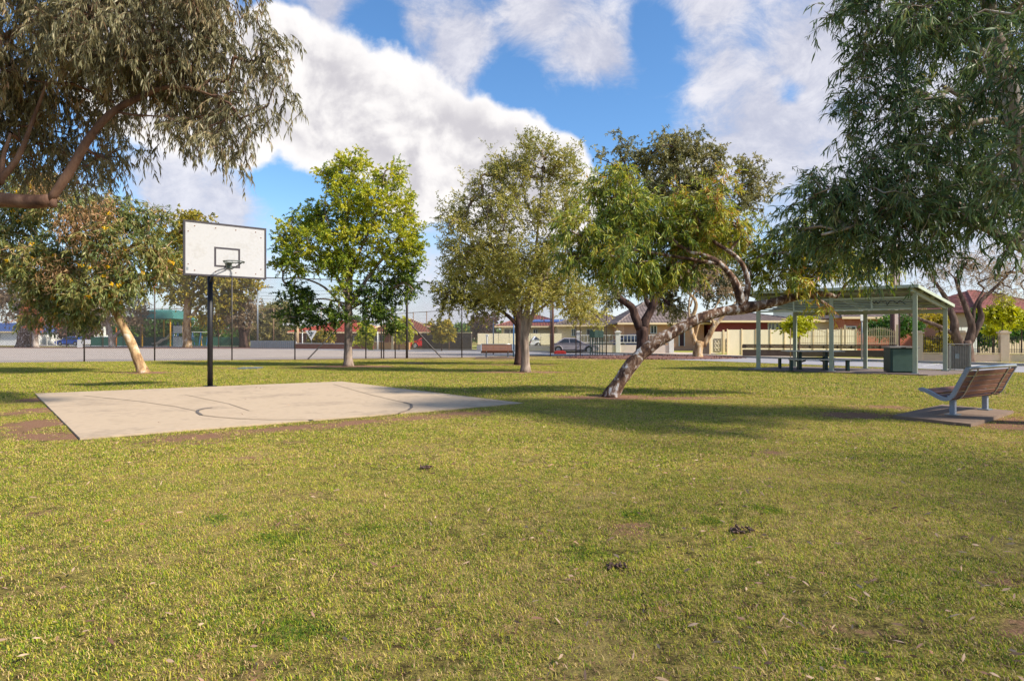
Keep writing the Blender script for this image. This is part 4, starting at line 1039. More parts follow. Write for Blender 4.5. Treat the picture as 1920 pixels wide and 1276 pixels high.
for u in (0, .5, 1): MB().box((s0+(s1-s0)*u, 0, .6), (.1, .1, 1.2)).build('post', M['cream'], pf)
# cream sheet fence behind left half of the wall
sf = empty('sheet_fence', (ba.x-.2, ba.y+2.2, 0), 'cream steel sheet fence panels behind the left part of the block wall', 'fence')
for k in range(9): MB().box((.45+k*.98, 0, .85), (.95, .03, 1.75)).build('panel', M['creamsteel'], sf)
for k in range(10): MB().box((-.03+k*.98, -.03, .88), (.06, .06, 1.8)).build('post', M['cream'], sf)
# cream gates
ga, gb = G(1332, 664), G(1396, 664)
gt = empty('ornate_gate', ga, 'cream metal gates with scrollwork panels left of the brown block wall', 'gate'); L = gb.x-ga.x
for (u0, u1) in ((0, .36), (.40, .62), (.66, 1.0)):
    MB().box(((u0+u1)/2*L, 0, .85), ((u1-u0)*L, .05, 1.5)).build('gate_leaf', M['creamsteel'], gt)
for (u, w_) in ((.2, .22), (.52, .14)):
    mb = MB(); cx_ = u*L; ww = w_*L*.9
    mb.box((cx_-ww/2, -.04, .65), (.03, .02, .9)).box((cx_+ww/2, -.04, .65), (.03, .02, .9)).box((cx_, -.04, 1.1), (ww, .02, .03)).box((cx_, -.04, .2), (ww, .02, .03))
    for k in range(6): 
        rr = ww*.2; c_ = Vector((cx_+(k % 2-.5)*ww*.45, -.04, .35+.3*(k//2))); mb.tube([c_+Vector((rr*math.cos(a), 0, rr*math.sin(a))) for a in np.linspace(0, 6.28, 13)], .012, 4, cap=False)
    mb.build('scrollwork', M['binsteel'], gt)
for u in (-.02, .38, .64, 1.02): MB().box((u*L, 0, .85), (.12, .12, 1.75)).build('post', M['cream'], gt)
MB().box((-.45, -.2, .38), (.5, .4, .8)).build('letterbox_pier', M['brownblock'], gt)
# white block wall with piers and rails
wa, wb = G(1085, 661.5), G(1262, 662)
rt, L = wall_seg('front_wall', 'low pale block wall with white piers and railing behind the forked tree', wa, wb, .62, .2, M['blockwall'], piers=(0, .42, .98), pm=M['white'], ph=1.55, pw=.35)
for zz in (1.35, .8): MB().box((L/2, 0, zz), (L, .04, .05)).build('rail', M['white'], rt)
for k in range(26): MB().box((L*(k+.5)/26, 0, 1.07), (.03, .03, .55)).build('paling', M['white'], rt)
# pale low wall + cream fence behind silver car
wa, wb = G(895, 658), G(1090, 660)
rt, L = wall_seg('front_wall', 'low cream wall with dark coping behind the silver car', wa, wb, .5, .2, M['blockwall'], cap=M['brownblock'], piers=(.1, .45, .72), pm=M['white'], ph=1.3, pw=.12)
rt2 = empty('sheet_fence', (G(895, 655).x, 60.5, 0), 'pale cream steel sheet fence right of the dark brown fence', 'fence')
for k in range(8): MB().box((.5+k*1.02, 0, .8), (.98, .03, 1.5)).build('panel', M['creamsteel'], rt2)
# dark brown steel fence
da, db = G(791, 655.5), G(893, 656.5); L = db.x-da.x
df = empty('steel_fence', da, 'dark brown corrugated steel fence along the street beyond the court', 'fence', None, math.atan2(db.y-da.y, L))
for k in range(6):
    mb = MB(); wv = []
    for j in range(21): wv.append((L/6*k+L/6*j/20, -.02 if j % 2 else .02))
    mb.prism(wv+[(L/6*(k+1), .06), (L/6*k, .06)], .02, 1.55).build('panel', M['shed'], df)
MB().box((L/2, 0, 1.6), (L, .12, .08)).build('rail', M['cream'], df)
# low brick walls in front of red roofed houses
rt, L = wall_seg('brick_wall', 'low brown and orange brick front wall before the red roofed house', G(555, 653.5), G(700, 654.5), .5, .2, M['brownbrick'], cap=M['white'])
rt, L = wall_seg('brick_wall', 'low orange brick front wall right of the lime tree', G(702, 654.6), G(768, 655.5), .7, .2, M['orangebrick'], piers=(.55,), pm=M['cream'], ph=1.5, pw=.3)
rt, L = wall_seg('timber_fence', 'grey paling fence beneath the wattle trees beyond the court', G(470, 652.6), G(556, 653), .75, .1, M['blockwall'], cat='fence')
for k in range(24): MB().box((L*(k+.5)/24, -.07, .42), (L/24*.8, .03, .8)).build('paling', M['galv'], rt)
# right black iron fence with cream piers
ra_, rb_ = G(1716, 676.5), G(1990, 679.5)
rt, L = wall_seg('iron_fence', 'black iron railings on a low cream wall with capped cream piers', ra_, rb_, .38, .25, M['render'], cat='fence', cap=M['cream'], piers=(.02, .33, .62, 1.0), pm=M['render'], ph=1.42, pw=.36)
ipm = None
for k in range(60):
    x_ = L*(k+.5)/60
    if ipm is None: o = MB().box((0, 0, .86), (.02, .02, .92)).build('iron_bar', M['black'], rt); ipm = o.data
    else: o = bpy.data.objects.new('iron_bar', ipm); COL.objects.link(o); o.parent = rt
    o.location = (x_, 0, 0)
for zz in (.52, .62, 1.12, 1.22): MB().box((L/2, 0, zz), (L, .035, .03)).build('rail', M['black'], rt)
ws = empty('sheet_fence', (G(1720, 668).x-.3, 36.5, 0), 'white steel side fence behind the black railings near the shelter', 'fence')
for k in range(2): MB().box((.45+k*.92, 0, .9), (.88, .03, 1.8)).build('panel', M['white'], ws)
pot = G(1838, 674); o = MB().box((0, 0, .8), (.75, .3, .25)).build('planter', M['darkmaroon']); o.location = (pot.x, pot.y+1.4, 0); 
o.data.transform(Matrix.Translation((0, 0, -.65))); tag(o, 'dark red planter trough behind the black railings', 'planter')

# ------------------------------------------------------------------ cars
def make_car(label, loc_, rz, paint, L=4.5, W=1.75, Hc=1.43, kind='sedan', scale=1.0, group=None):
    c_ = empty('parked_car', loc_, label, 'car', group, rz); c_.scale = (scale,)*3
    hx = L/2; wr = .32; wx = (-hx+.80, hx-.92); hw = W/2
    lo = [(-hx+.02, .28), (-hx, .55), (-hx+.05, .82), (-hx+.35, .93), (-hx+1.0, .96), (hx-1.35, .94), (hx-.5, .80), (hx-.08, .66), (hx, .48), (hx-.03, .25)]
    bot = []
    for cx_ in (wx[1], wx[0]):
        bot += [(cx_+(wr+.07)*math.cos(a), max(.2, .32+(wr+.07)*math.sin(a))) for a in np.linspace(-.3, math.pi+.3, 12)]
    mb = MB(); prof = lo+bot; n = len(prof)
    # body sides bulge: three layers across the width
    vs = []
    lay = [(-hw+.07, .97), (-hw, 1), (hw, 1), (hw-.07, .97)]
    for y_, k in lay:
        for (x_, z_) in prof:
            tuck = .98 if k < 1 else 1
            vs.append((x_*(tuck), y_, z_*(.985 if k < 1 and z_ > .7 else 1)))
    fs = [tuple(range(n)), tuple(range(4*n-1, 3*n-1, -1))]
    for l_ in range(3):
        for i in range(n): fs.append((l_*n+i, l_*n+n+i, l_*n+n+(i+1) % n, l_*n+(i+1) % n))
    mb.add(vs, fs); body = mb.build('body', paint, c_, smooth=False, bevel=.03)
    b0, b1, t0, t1 = (-hx+.55, hx-1.25, -hx+1.25, hx-2.15) if kind == 'sedan' else (-hx+.12, hx-1.15, -hx+.45, hx-1.95)
    zb, zt, ins = .92, Hc, .16
    cab = MB(); vb = [(b0, -hw+.04, zb), (b1, -hw+.04, zb), (b1, hw-.04, zb), (b0, hw-.04, zb)]; vt = [(t0, -hw+ins+.04, zt-.03), (t1, -hw+ins+.04, zt-.03), (t1, hw-ins-.04, zt-.03), (t0, hw-ins-.04, zt-.03)]
    vr = [(t0+.15, -hw+ins+.15, zt), (t1-.12, -hw+ins+.15, zt), (t1-.12, hw-ins-.15, zt), (t0+.15, hw-ins-.15, zt)]
    cab.add(vb+vt+vr, [(3, 2, 1, 0)]+[(i, (i+1) % 4, 4+(i+1) % 4, 4+i) for i in range(4)]+[(4+i, 4+(i+1) % 4, 8+(i+1) % 4, 8+i) for i in range(4)]+[(8, 9, 10, 11)])
    cab.build('cabin', paint, c_, bevel=.03)
    V_ = Vector
    def pt(sy, u, v_): # on the cabin side, u along, v up
        a = V_(vb[0 if sy < 0 else 3]).lerp(V_(vb[1 if sy < 0 else 2]), u); b_ = V_(vt[0 if sy < 0 else 3]).lerp(V_(vt[1 if sy < 0 else 2]), u); return a.lerp(b_, v_)
    for sy in (-1, 1):
        for (u0, u1) in ((.06, .46), (.49, .93)):
            q_ = [pt(sy, u0, .08), pt(sy, u1, .08), pt(sy, min(u1, .88), .88), pt(sy, max(u0, .12), .88)]
            if sy > 0: q_ = q_[::-1]
            MB().quadslab(q_, .008).build('side_window', M['glass'], c_)
    for (i, j, nm) in ((1, 2, 'windscreen'), (3, 0, 'rear_window')):
        A, B_, C_, D_ = V_(vb[i]), V_(vb[j]), V_(vt[j]), V_(vt[i])
        q_ = [A.lerp(B_, .08).lerp(D_.lerp(C_, .08), .1), A.lerp(B_, .92).lerp(D_.lerp(C_, .92), .1), A.lerp(B_, .92).lerp(D_.lerp(C_, .92), .9), A.lerp(B_, .08).lerp(D_.lerp(C_, .08), .9)]
        MB().quadslab(q_, .008).build(nm, M['glass'], c_)
    for wx_ in wx:
        for sy in (-1, 1):
            y_ = sy*(hw-.12)
            wh = MB().lathe([(.2, -.09), (wr-.03, -.1), (wr, -.07), (wr, .07), (wr-.03, .1), (.2, .09)], (wx_, y_, wr), 20, 'y').build('wheel', M['tyre'], c_)
            rm = MB().lathe([(.2, -.1), (.19, -.105), (.05, -.08), (.05, .08), (.19, .105), (.2, .1)], (wx_, y_, wr), 12, 'y').build('rim', M['rim'], wh)
    for sy in (-1, 1):
        MB().box((hx-.06, sy*(hw-.26), .66), (.12, .36, .13)).build('headlight', M['lens'], c_, bevel=.02)
        MB().box((-hx+.06, sy*(hw-.22), .74), (.12, .32, .14)).build('tail_light', M['redlens'], c_, bevel=.02)
        MB().box((b1-.25, sy*(hw+.06), .98), (.1, .16, .11)).build('mirror', paint, c_, bevel=.02)
        for x_ in (-.45, .55): MB().box((x_, sy*(hw+.008), .80), (.16, .02, .03)).build('handle', paint, c_)
    MB().box((0, 0, .30), (L-2.3, W+.01, .06)).build('sill', M['tyre'], c_)
    return c_
q_ = G(1077, 661.5); make_car('silver sedan parked side on behind the court fence', (q_.x, q_.y, .01), -.12, M['silver'], L=4.6, scale=.8)
q_ = P(785, 652, 64); make_car('red hatchback half hidden by the dark brown steel fence', (q_.x+.6, 64, .02), R(180)+.2, M['carred'], L=4.1, kind='hatch', scale=.9)
q_ = P(1200, 656, 52.5); make_car('dark blue car parked in the drive behind the forked tree', (q_.x, 54, .02), .1, M['carnavy'], L=4.6, scale=1.0)
q_ = P(133, 648, 84); make_car('bright blue car parked far off beyond the playground fence', (q_.x, 84, .02), R(180), M['carblue'], L=4.1, kind='hatch', scale=.85)
q_ = P(205, 648, 86); make_car('white car parked beyond the green playground fence', (q_.x, 86, .02), .1, M['carwhite'], L=4.3, kind='hatch', scale=.85)
q_ = P(250, 648, 88); make_car('blue grey car parked behind the leaning trunk of the flowering gum', (q_.x, 88, .02), 0, M['carnavy'], L=4.3, kind='hatch', scale=.85)
q_ = P(1030, 636, 59); make_car('white and red car behind the railings of the cream house', (q_.x, 61.5, .02), .25, M['carwhite'], L=4.2, kind='hatch', scale=.95)
q_ = G(1050, 663.5); o = MB().box((0, 0, .1), (.85, .25, .2)).box((0, 0, .22), (.6, .2, .06)).build('road_barrier', M['redplastic'], bevel=.03); o.location = q_; tag(o, 'small red plastic barrier foot on the kerb beside the silver car', 'barrier')

# ------------------------------------------------------------------ playground
pg = P(312, 650, 78); pg.z = 0
cn = empty('shade_canopy', pg, 'teal fabric shade canopy on yellow posts over the playground', 'canopy')
k_ = 78/F; 
mb = MB(); ex, ey = 34*k_, 2.6; zc = H+(630-598)*k_; zt = H+(630-581)*k_
ring_ = [(-ex, -ey), (ex, -ey), (ex, ey), (-ex, ey)]; tp4 = [(-ex*.45, -ey*.4), (ex*.45, -ey*.4), (ex*.45, ey*.4), (-ex*.45, ey*.4)]
mid4 = [((a[0]+b_[0])/2*1.12, (a[1]+b_[1])/2*1.12) for a, b_ in zip(ring_, tp4)]
vs = [(x_, y_, zc) for x_, y_ in ring_]+[(x_, y_, zc+(zt-zc)*.75) for x_, y_ in mid4]+[(x_, y_, zt) for x_, y_ in tp4]
mb.add(vs, [(i, (i+1) % 4, 4+(i+1) % 4, 4+i) for i in range(4)]+[(4+i, 4+(i+1) % 4, 8+(i+1) % 4, 8+i) for i in range(4)]+[(8, 9, 10, 11), (3, 2, 1, 0)]).build('canopy_cloth', M['teal'], cn)
for x_ in (-ex*.72, ex*.78):
    for y_ in (-ey*.9, ey*.9): MB().tube([(x_, y_, 0), (x_, y_, zc)], .09, 8).build('post', M['yellow'], cn)
tw = empty('play_tower', (pg.x+1.6, pg.y-.3, 0), 'playground tower with grey panels, yellow uprights and silver slide under the canopy', 'playground')
for x_ in (-.3, .9):
    for y_ in (-.5, .5): MB().box((x_, y_, 1.5), (.12, .12, 3.0)).build('upright', M['yellow'] if x_ > 0 else M['bluepaint'], tw)
MB().box((.3, 0, 1.25), (1.3, 1.1, .1)).build('deck', M['black'], tw)
for k in range(7): MB().box((-.2+k*.17, -.58, .6), (.12, .04, 1.2)).build('panel', M['playgrey'], tw)
MB().box((.3, -.58, 2.1), (1.1, .04, .9)).build('panel', M['playgrey'], tw)
sp = [(-.3, 0, 1.75), (-.8, 0, 1.5), (-1.3, 0, .95), (-1.9, 0, .75), (-2.5, 0, .35), (-3.1, 0, .28)]
mb = MB(); s_ = spline([[*p, 0] for p in sp], .15)[:, :3]; vs = []
for p in s_: vs += [(p[0], -.35, p[2]+.18), (p[0], -.3, p[2]), (p[0], .3, p[2]), (p[0], .35, p[2]+.18)]
mb.add(vs, [(4*i+j, 4*i+4+j, 4*i+5+j, 4*i+1+j) for i in range(len(s_)-1) for j in range(3)]).build('slide', M['steel'], tw)
MB().box((-2.6, 0, .18), (.08, .4, .36)).build('slide_leg', M['steel'], tw)
for (px, lab) in ((218, 'orange playground post behind the leaning trunk'), (378, 'yellow playground post right of the black basketball pole')):
    p = P(px, 650, 78); o = MB().tube([(0, 0, 0), (0, 0, 2.4 if px < 300 else 1.3)], .08, 8).build('play_post', M['orange'] if px < 300 else M['yellow']); o.location = (p.x, p.y, 0); tag(o, lab, 'post')
sw = P(375, 650, 77); st = empty('swing_frame', (sw.x, sw.y, 0), 'blue and white swing frame beside the pale gum trunk', 'swing set')
for x_ in (-.9, .1, 1.0): MB().bar((x_, -.5, 0), (x_, 0, 1.75), .07).bar((x_, .5, 0), (x_, 0, 1.75), .07).build('leg', M['bluepaint'], st)
MB().tube([(-1, 0, 1.78), (1.1, 0, 1.78)], .05, 6).build('top_bar', M['white'], st)
for x_ in (-.4, .55): MB().box((x_, 0, .5), (.4, .18, .04)).bar((x_-.18, 0, .5), (x_-.18, 0, 1.75), .02).bar((x_+.18, 0, .5), (x_+.18, 0, 1.75), .02).build('swing_seat', M['black'], st)
pfn = empty('playground_fence', (P(170, 650, 80).x, 80, 0), 'green mesh playground fence behind the slide', 'fence'); Lp = (455-170)*80/F
for k in range(14):
    MB().box((Lp*(k+.5)/14, 0, .62), (Lp/14-.08, .03, 1.1)).build('panel', M['poolgreen'], pfn)
for k in range(15): MB().box((Lp*k/14, 0, .65), (.07, .07, 1.3)).build('post', M['deepgreen'], pfn)
wgt = empty('white_gate', (P(88, 650, 74).x, 74, 0), 'white steel field gate with diagonal brace under the flowering gum', 'gate')
for a, b_ in (((0, 0, .1), (0, 0, 1.5)), ((1.1, 0, .1), (1.1, 0, 1.5)), ((0, 0, .14), (2.4, 0, .14)), ((0, 0, 1.1), (1.1, 0, 1.1)), ((.1, 0, 1.1), (1.1, 0, .2))): MB().bar(a, b_, .07).build('bar', M['white'], wgt)
sg = P(172, 650, 70.5); o = MB().box((.25, 0, .45), (.55, .05, .9)).box((.95, 0, .65), (.95, .05, .5)).build('white_board', M['white']); o.location = (sg.x-.9, 69.5, 0); tag(o, 'plain white panels standing at the court edge left of the leaning trunk', 'panel')

# ------------------------------------------------------------------ poles and signs
def pole_(name, label, px, base, top, r_, mat, cat='pole', Z=None, rt_top=None):
    p = G(px, base) if Z is None else P(px, base, Z); p.z = 0; zt = H-(top-HY)*p.y/F
    e = empty(name, p, label, cat); MB().tube([(0, 0, -.05), (0, 0, zt)], [r_, rt_top or r_*.7], 10).build('pole', mat, e, smooth=True); return e, zt
e, zt = pole_('light_pole', 'tall grey light pole with twin heads behind the court', 483, 651.5, 540, .11, M['galv'], 'street light')
for sx in (-1, 1): MB().bar((0, 0, zt-.05), (sx*1.3, 0, zt+.12), .07).build('arm', M['galv'], e); MB().box((sx*1.5, 0, zt+.1), (.5, .25, .12)).build('lamp_head', M['galv'], e, bevel=.02)
e, zt = pole_('power_pole', 'short pale timber pole beside the street name sign', 557, 652, 601, .22, M['timberpole'])
e, zt = pole_('street_sign', 'white street name blade on a grey post beside the timber pole', 552.5, 653, 606, .05, M['galv'], 'sign')
MB().box((.0, -.06, zt-.1), (2.4, .04, .22)).build('sign_plate', M['white'], e)
e, zt = pole_('give_way_sign', 'white triangular give way sign seen beyond the court fence', 584, 653, 620, .045, M['galv'], 'sign')
MB().extr([(-.62, -.07, zt+.05), (.62, -.07, zt+.05), (0, -.07, zt-1.0)], (0, .03, 0)).build('sign_plate', M['white'], e)
MB().extr([(-.30, -.076, zt-.13), (.30, -.076, zt-.13), (0, -.076, zt-.66)], (0, .004, 0)).build('sign_face', M['galv'], e)
e, zt = pole_('steel_post', 'slim white post standing at the street right of the lime tree', 708, 655, 621, .08, M['white'])
e, zt = pole_('steel_post', 'slim white veranda post left of the give way sign', 567, 653.5, 619, .06, M['white'])
e, zt = pole_('light_pole', 'slim grey pole rising in front of the dark brown steel fence', 925, 665, 600, .05, M['galv'])
e, zt = pole_('timber_pole', 'reddish brown power pole left of the silver car', 1036, 662, 560, .13, surf('brown_pole', S(110, 76, 62), S(90, 60, 50), 4, .85))
e, zt = pole_('steel_post', 'blue grey post just behind the far bench', 963, 669, 590, .05, M['bluepaint'])
# stobie pole
p = G(1678, 669.5); e = empty('power_pole', p, 'steel and pink concrete power pole seen between shelter posts', 'pole')
MB().box((-.16, 0, 3.4), (.1, .3, 6.9)).build('steel_channel', M['darkmaroon'], e); MB().box((.03, 0, 3.4), (.24, .26, 6.86)).build('concrete_core', M['stobie'], e); MB().box((.2, 0, 3.4), (.06, .3, 6.9)).build('steel_channel', M['darkmaroon'], e)
# back of street signs behind shelter
e, zt = pole_('sign_post', 'galvanised sign post with a small sign seen through the shelter', 1616, 673.5, 580, .045, M['galv'], 'sign')
MB().box((0, -.06, H-(591-HY)*34.5/F), (.22, .02, .6)).build('sign_plate', M['white'], e); MB().box((.0, .03, H-(583-HY)*34.5/F), (.32, .02, .25)).build('sign_plate', M['white'], e)
e, zt = pole_('sapling_stake', 'thin brown stake supporting the yellow sapling', 1482, 671.5, 615, .03, M['rustpost'])
# utility covers in the lawn
for (px, py, lab) in ((459, 691.5, 'left of two grey service covers in the worn lawn patch'), (480, 691, 'right of two grey service covers in the worn lawn patch')):
    p = G(px, py); o = MB().box((0, 0, .03), (.33, .6, .06)).build('service_cover', M['galv']); o.location = p; tag(o, lab, 'cover')
o = MB().box((0, 0, .03), (.7, .5, .05)).build('service_cover', M['slab']); o.location = G(778, 682); tag(o, 'flat grey concrete cover in the lawn before the braced fence', 'cover')

# power lines
mb = MB()
lab = empty('power_lines', (0, 0, 0), 'thin overhead wires between the light pole and the lime tree', 'wire')
for k in range(3):
    a, b_ = P(484, 548+k*6, 66), P(760, 520+k*8, 60); mb = MB(); mb.tube([a.lerp(b_, t)+Vector((0, 0, -.5*4*t*(1-t))) for t in np.linspace(0, 1, 9)], .012, 4).build('cable', M['black'], lab)

# ------------------------------------------------------------------ trees
T = build_tree
# near tree at top left: drooping grey green gum, trunk just outside the frame
T('gum_tree', 'large drooping grey green gum overhanging the top left corner', 'tree', 10.5,
  [[(-330, 700, .30), (-300, 560, .26), (-240, 430, .22), (-120, 368, .17), (0, 374, .125), (60, 378, .115), (97, 374, .10)],
   [(92, 376, .075), (130, 325, .072), (165, 262, .066), (215, 208, .058), (262, 182, .05), (310, 165, .038), (355, 165, .024), (400, 180, .014)],
   [(-30, 380, .08), (5, 330, .055), (30, 300, .045), (60, 230, .03), (90, 150, .02)], [(2, 345, .05), (8, 290, .035), (20, 250, .02)],
   [(-250, 440, .18), (-200, 250, .14), (-120, 60, .1), (-30, -120, .07)], [(-200, 250, .12), (-60, 120, .07), (60, 40, .04), (200, -20, .025)],
   [(97, 374, .07), (99, 388, .06)], [(215, 208, .03), (250, 215, .02), (300, 218, .01)], [(0, 128, .02), (60, 150, .015), (130, 160, .008)]],
  [(60, 60, 150, 110), (200, 50, 130, 110, -.4), (340, 60, 120, 100, .2), (450, 90, 90, 90, .3), (100, 190, 130, 90, 1.3), (60, 270, 100, 70, 1.3), (190, 290, 55, 75, .9), (230, 130, 110, 90, 1.2), (370, 190, 95, 60, .8),
   (440, 220, 75, 75, -.2), (505, 165, 50, 55), (350, 245, 45, 40, .2), (410, 285, 30, 30, .2), (300, 110, 130, 80, .4), (-80, 150, 150, 200, .5), (120, -60, 260, 90), (380, -20, 130, 70), (-250, -50, 180, 200), (150, 330, 40, 40, .7), (490, 60, 40, 70), (280, 250, 30, 50, .3)],
  1200, 5, .40, 22, .115, .017, .65, M['smoothlimb'], M['leaf_greygum'], curve=True, twigs=True, shell=.25, spray=.4, down=.25, branch_r=.0042, seed=11)
# big tree on the right
T('gum_tree', 'big dark green gum with pale upright trunk filling the right edge', 'tree', 9.0,
  [[(2045, 800, .24), (2020, 640, .22), (1975, 480, .18), (1925, 340, .145), (1900, 220, .125), (1880, 120, .105), (1862, 40, .09), (1840, -60, .075), (1800, -200, .05)],
   [(1902, 215, .05), (1870, 188, .045), (1830, 190, .04), (1790, 175, .032), (1765, 160, .02)], [(1898, 228, .055), (1860, 226, .045), (1810, 235, .04), (1775, 255, .03), (1762, 275, .02)],
   [(1930, 470, .08), (1830, 420, .06), (1720, 400, .045), (1620, 420, .03), (1540, 440, .018)],
   [(1915, 340, .07), (1980, 260, .05), (2080, 180, .03)], [(1880, 120, .05), (1780, 60, .035), (1700, 20, .02)], [(1935, 480, .08), (2050, 420, .06), (2180, 400, .04)]],
  [(1680, 60, 110, 90), (1790, 60, 110, 100, .5), (1890, 90, 90, 120, .9), (1650, 200, 90, 90, .1), (1740, 210, 110, 90, -.3), (1860, 220, 90, 100, .8), (1590, 340, 100, 60, .2), (1690, 330, 120, 90, -.3), (1800, 340, 120, 90, .5), (1900, 330, 70, 110, -.7),
   (1560, 415, 100, 50, .4), (1650, 420, 110, 60), (1760, 410, 120, 70, -.2), (1870, 420, 90, 60, -.7), (1520, 370, 50, 40), (1600, 470, 80, 25, .5), (1690, 475, 80, 20, .2), (1910, 470, 50, 30, -.9), (1800, -60, 220, 110), (2050, 250, 130, 300), (2000, 100, 150, 200, -1.5), (2150, 350, 150, 150), (1960, 300, 80, 180, -2), (1610, 140, 40, 50), (1600, 10, 50, 40), (1750, 480, 60, 18, .3)],
  1150, 5, .34, 12, .14, .019, .34, M['palelimb'], M['leaf_right'], curve=True, twigs=True, shell=.2, spray=.4, down=.15, branch_r=.004, flowers=([90], M['petalw'], .03), seed=12)
# leaning gum
T('gum_tree', 'leaning mottled gum with its trunk slanting right across the lawn', 'tree', 13.2,
  [[(1140, 748, .165), (1160, 718, .148), (1187, 680, .14), (1225, 645, .13), (1290, 607, .115), (1340, 588, .108), (1392, 578, .118), (1440, 570, .10), (1490, 557, .085), (1535, 550, .065), (1570, 556, .04)],
   [(1392, 580, .11), (1390, 560, .095), (1375, 525, .08), (1350, 495, .06), (1320, 478, .045), (1290, 470, .035), (1250, 440, .022)],
   [(1395, 570, .07), (1402, 530, .055), (1392, 495, .046), (1368, 472, .045), (1335, 450, .035), (1310, 415, .025), (1290, 380, .015)],
   [(1478, 562, .04), (1478, 545, .045), (1500, 500, .035), (1530, 460, .02)], [(1520, 553, .04), (1555, 575, .03), (1550, 590, .015)],
   [(1350, 495, .04), (1260, 480, .035), (1180, 470, .03), (1100, 480, .015)], [(1290, 470, .035), (1220, 430, .03), (1150, 370, .015)], [(1368, 472, .03), (1390, 430, .02), (1350, 380, .012)]],
  [(1150, 370, 70, 50, .3, None, .05), (1090, 430, 55, 45, -.3), (1080, 485, 55, 32), (1170, 470, 75, 45, -.6), (1240, 440, 70, 45, .3), (1190, 400, 70, 50), (1300, 390, 55, 45, .1, None, .12), (1345, 370, 45, 45, 0, None, .18), (1320, 430, 75, 40, .6, None, .1),
   (1390, 430, 50, 45, .9, None, .15), (1230, 510, 70, 30, .5), (1160, 330, 35, 22, .2), (1145, 500, 50, 30), (1430, 500, 40, 50, .5), (1500, 480, 60, 50, .2), (1560, 470, 60, 50, -.2), (1620, 500, 50, 45, .1), (1500, 525, 50, 24, -.3, None, .1), (1280, 500, 50, 25, .6), (1480, 430, 40, 40, .3), (1545, 572, 12, 10, -.1, None, .35)],
  640, 5, .34, 16, .13, .021, .3, M['gumbark'], M['leaf_gum'], curve=True, twigs=True, shell=.25, spray=.42, down=.1, branch_r=.0048, flowers=([(1578, 463, -.6), (1534, 492, -.6), (1610, 485, -.5)], M['petal'], .035), trunk_n=20, ring=.07, wob=.18, seed=13, flare=.12)
# flowering gum at left
T('flowering_gum', 'leaning gum with yellow blossom and dry brown foliage left of the hoop', 'tree', 22,
  [[(270, 701, .18), (258, 672, .158), (242, 635, .145), (225, 600, .125), (210, 570, .10), (190, 520, .10), (165, 470, .10), (140, 420, .07), (120, 370, .04)],
   [(212, 575, .1), (170, 530, .08), (110, 500, .06), (40, 480, .04), (-20, 470, .02)], [(195, 530, .09), (230, 480, .07), (270, 440, .05), (300, 410, .02)], [(205, 560, .07), (250, 530, .05), (300, 520, .03)],
   [(165, 470, .05), (180, 420, .03), (215, 380, .015)], [(110, 500, .03), (70, 440, .02), (30, 400, .015)]],
  [(60, 360, 65, 45), (30, 420, 70, 50, .5), (120, 380, 60, 50, -.3, None, .1), (200, 400, 65, 40, 0, None, .08), (270, 410, 50, 32, .2), (60, 490, 80, 50, -.4), (150, 470, 70, 45, .5), (220, 460, 75, 50, -.5), (300, 455, 40, 35, .3), (100, 550, 75, 40, .2),
   (190, 540, 70, 45, -.6), (250, 520, 50, 32, 0), (305, 490, 30, 28, .2, None, .15), (70, 580, 40, 25), (150, 585, 45, 28, .3), (-40, 450, 60, 100)],
  900, 5, .42, 13, .19, .038, .5, M['gumbark2'], M['leaf_flower'], twigs=True, shell=.25, spray=.45, branch_r=.006, seed=14,
  dead=[(150, 425, 45, 1300), (90, 350, 34, 600), (110, 510, 45, 350), (190, 400, 32, 400), (200, 485, 40, 250)],
  flowers=([110, (147, 496, -1.5), (155, 499, -1.5), (170, 502, -1.5), (210, 533, -1.5), (222, 535, -1.5), (60, 352, -1), (45, 350, -1), (204, 400, -1.3), (205, 428, -1.3), (268, 512, -1.2), (86, 355, -1), (325, 493, -.5), (167, 556, -1.6)], M['petal'], .075), trunk_n=14)
# unseen gum added right of the camera to cast broken shade on near lawn
def shade_tree(name, label, X, Y, h, rx, ry, rz, n, seed):
    q = lambda x: CX+x*F/Y; v = lambda z: HY-(z-H)*F/Y
    T(name, label, 'tree', Y, [[(q(X), v(-.05), .38), (q(X+.2), v(h*.35), .3), (q(X-.2), v(h*.65), .22), (q(X), v(h), .12)]],
      [(q(X-rx*.45), v(h), rx*.5*F/Y, rz*F/Y, 0, ry), (q(X+rx*.45), v(h), rx*.5*F/Y, rz*F/Y, 0, ry), (q(X), v(h+1), rx*.7*F/Y, rz*F/Y, 0, ry), (q(X), v(h-2.5), rx*F/Y, rz*.8*F/Y, 0, ry*1.1)],
      n, 4, .9, 9, .22, .06, .4, M['palelimb'], M['leaf_right'], shell=.2, branch_r=.014, seed=seed, ring=.4)
shade_tree('gum_tree', 'tall spreading gum added outside the frame to shade the near lawn', 14.5, .8, 8.0, 7.0, 6.0, 3.2, 230, 61)
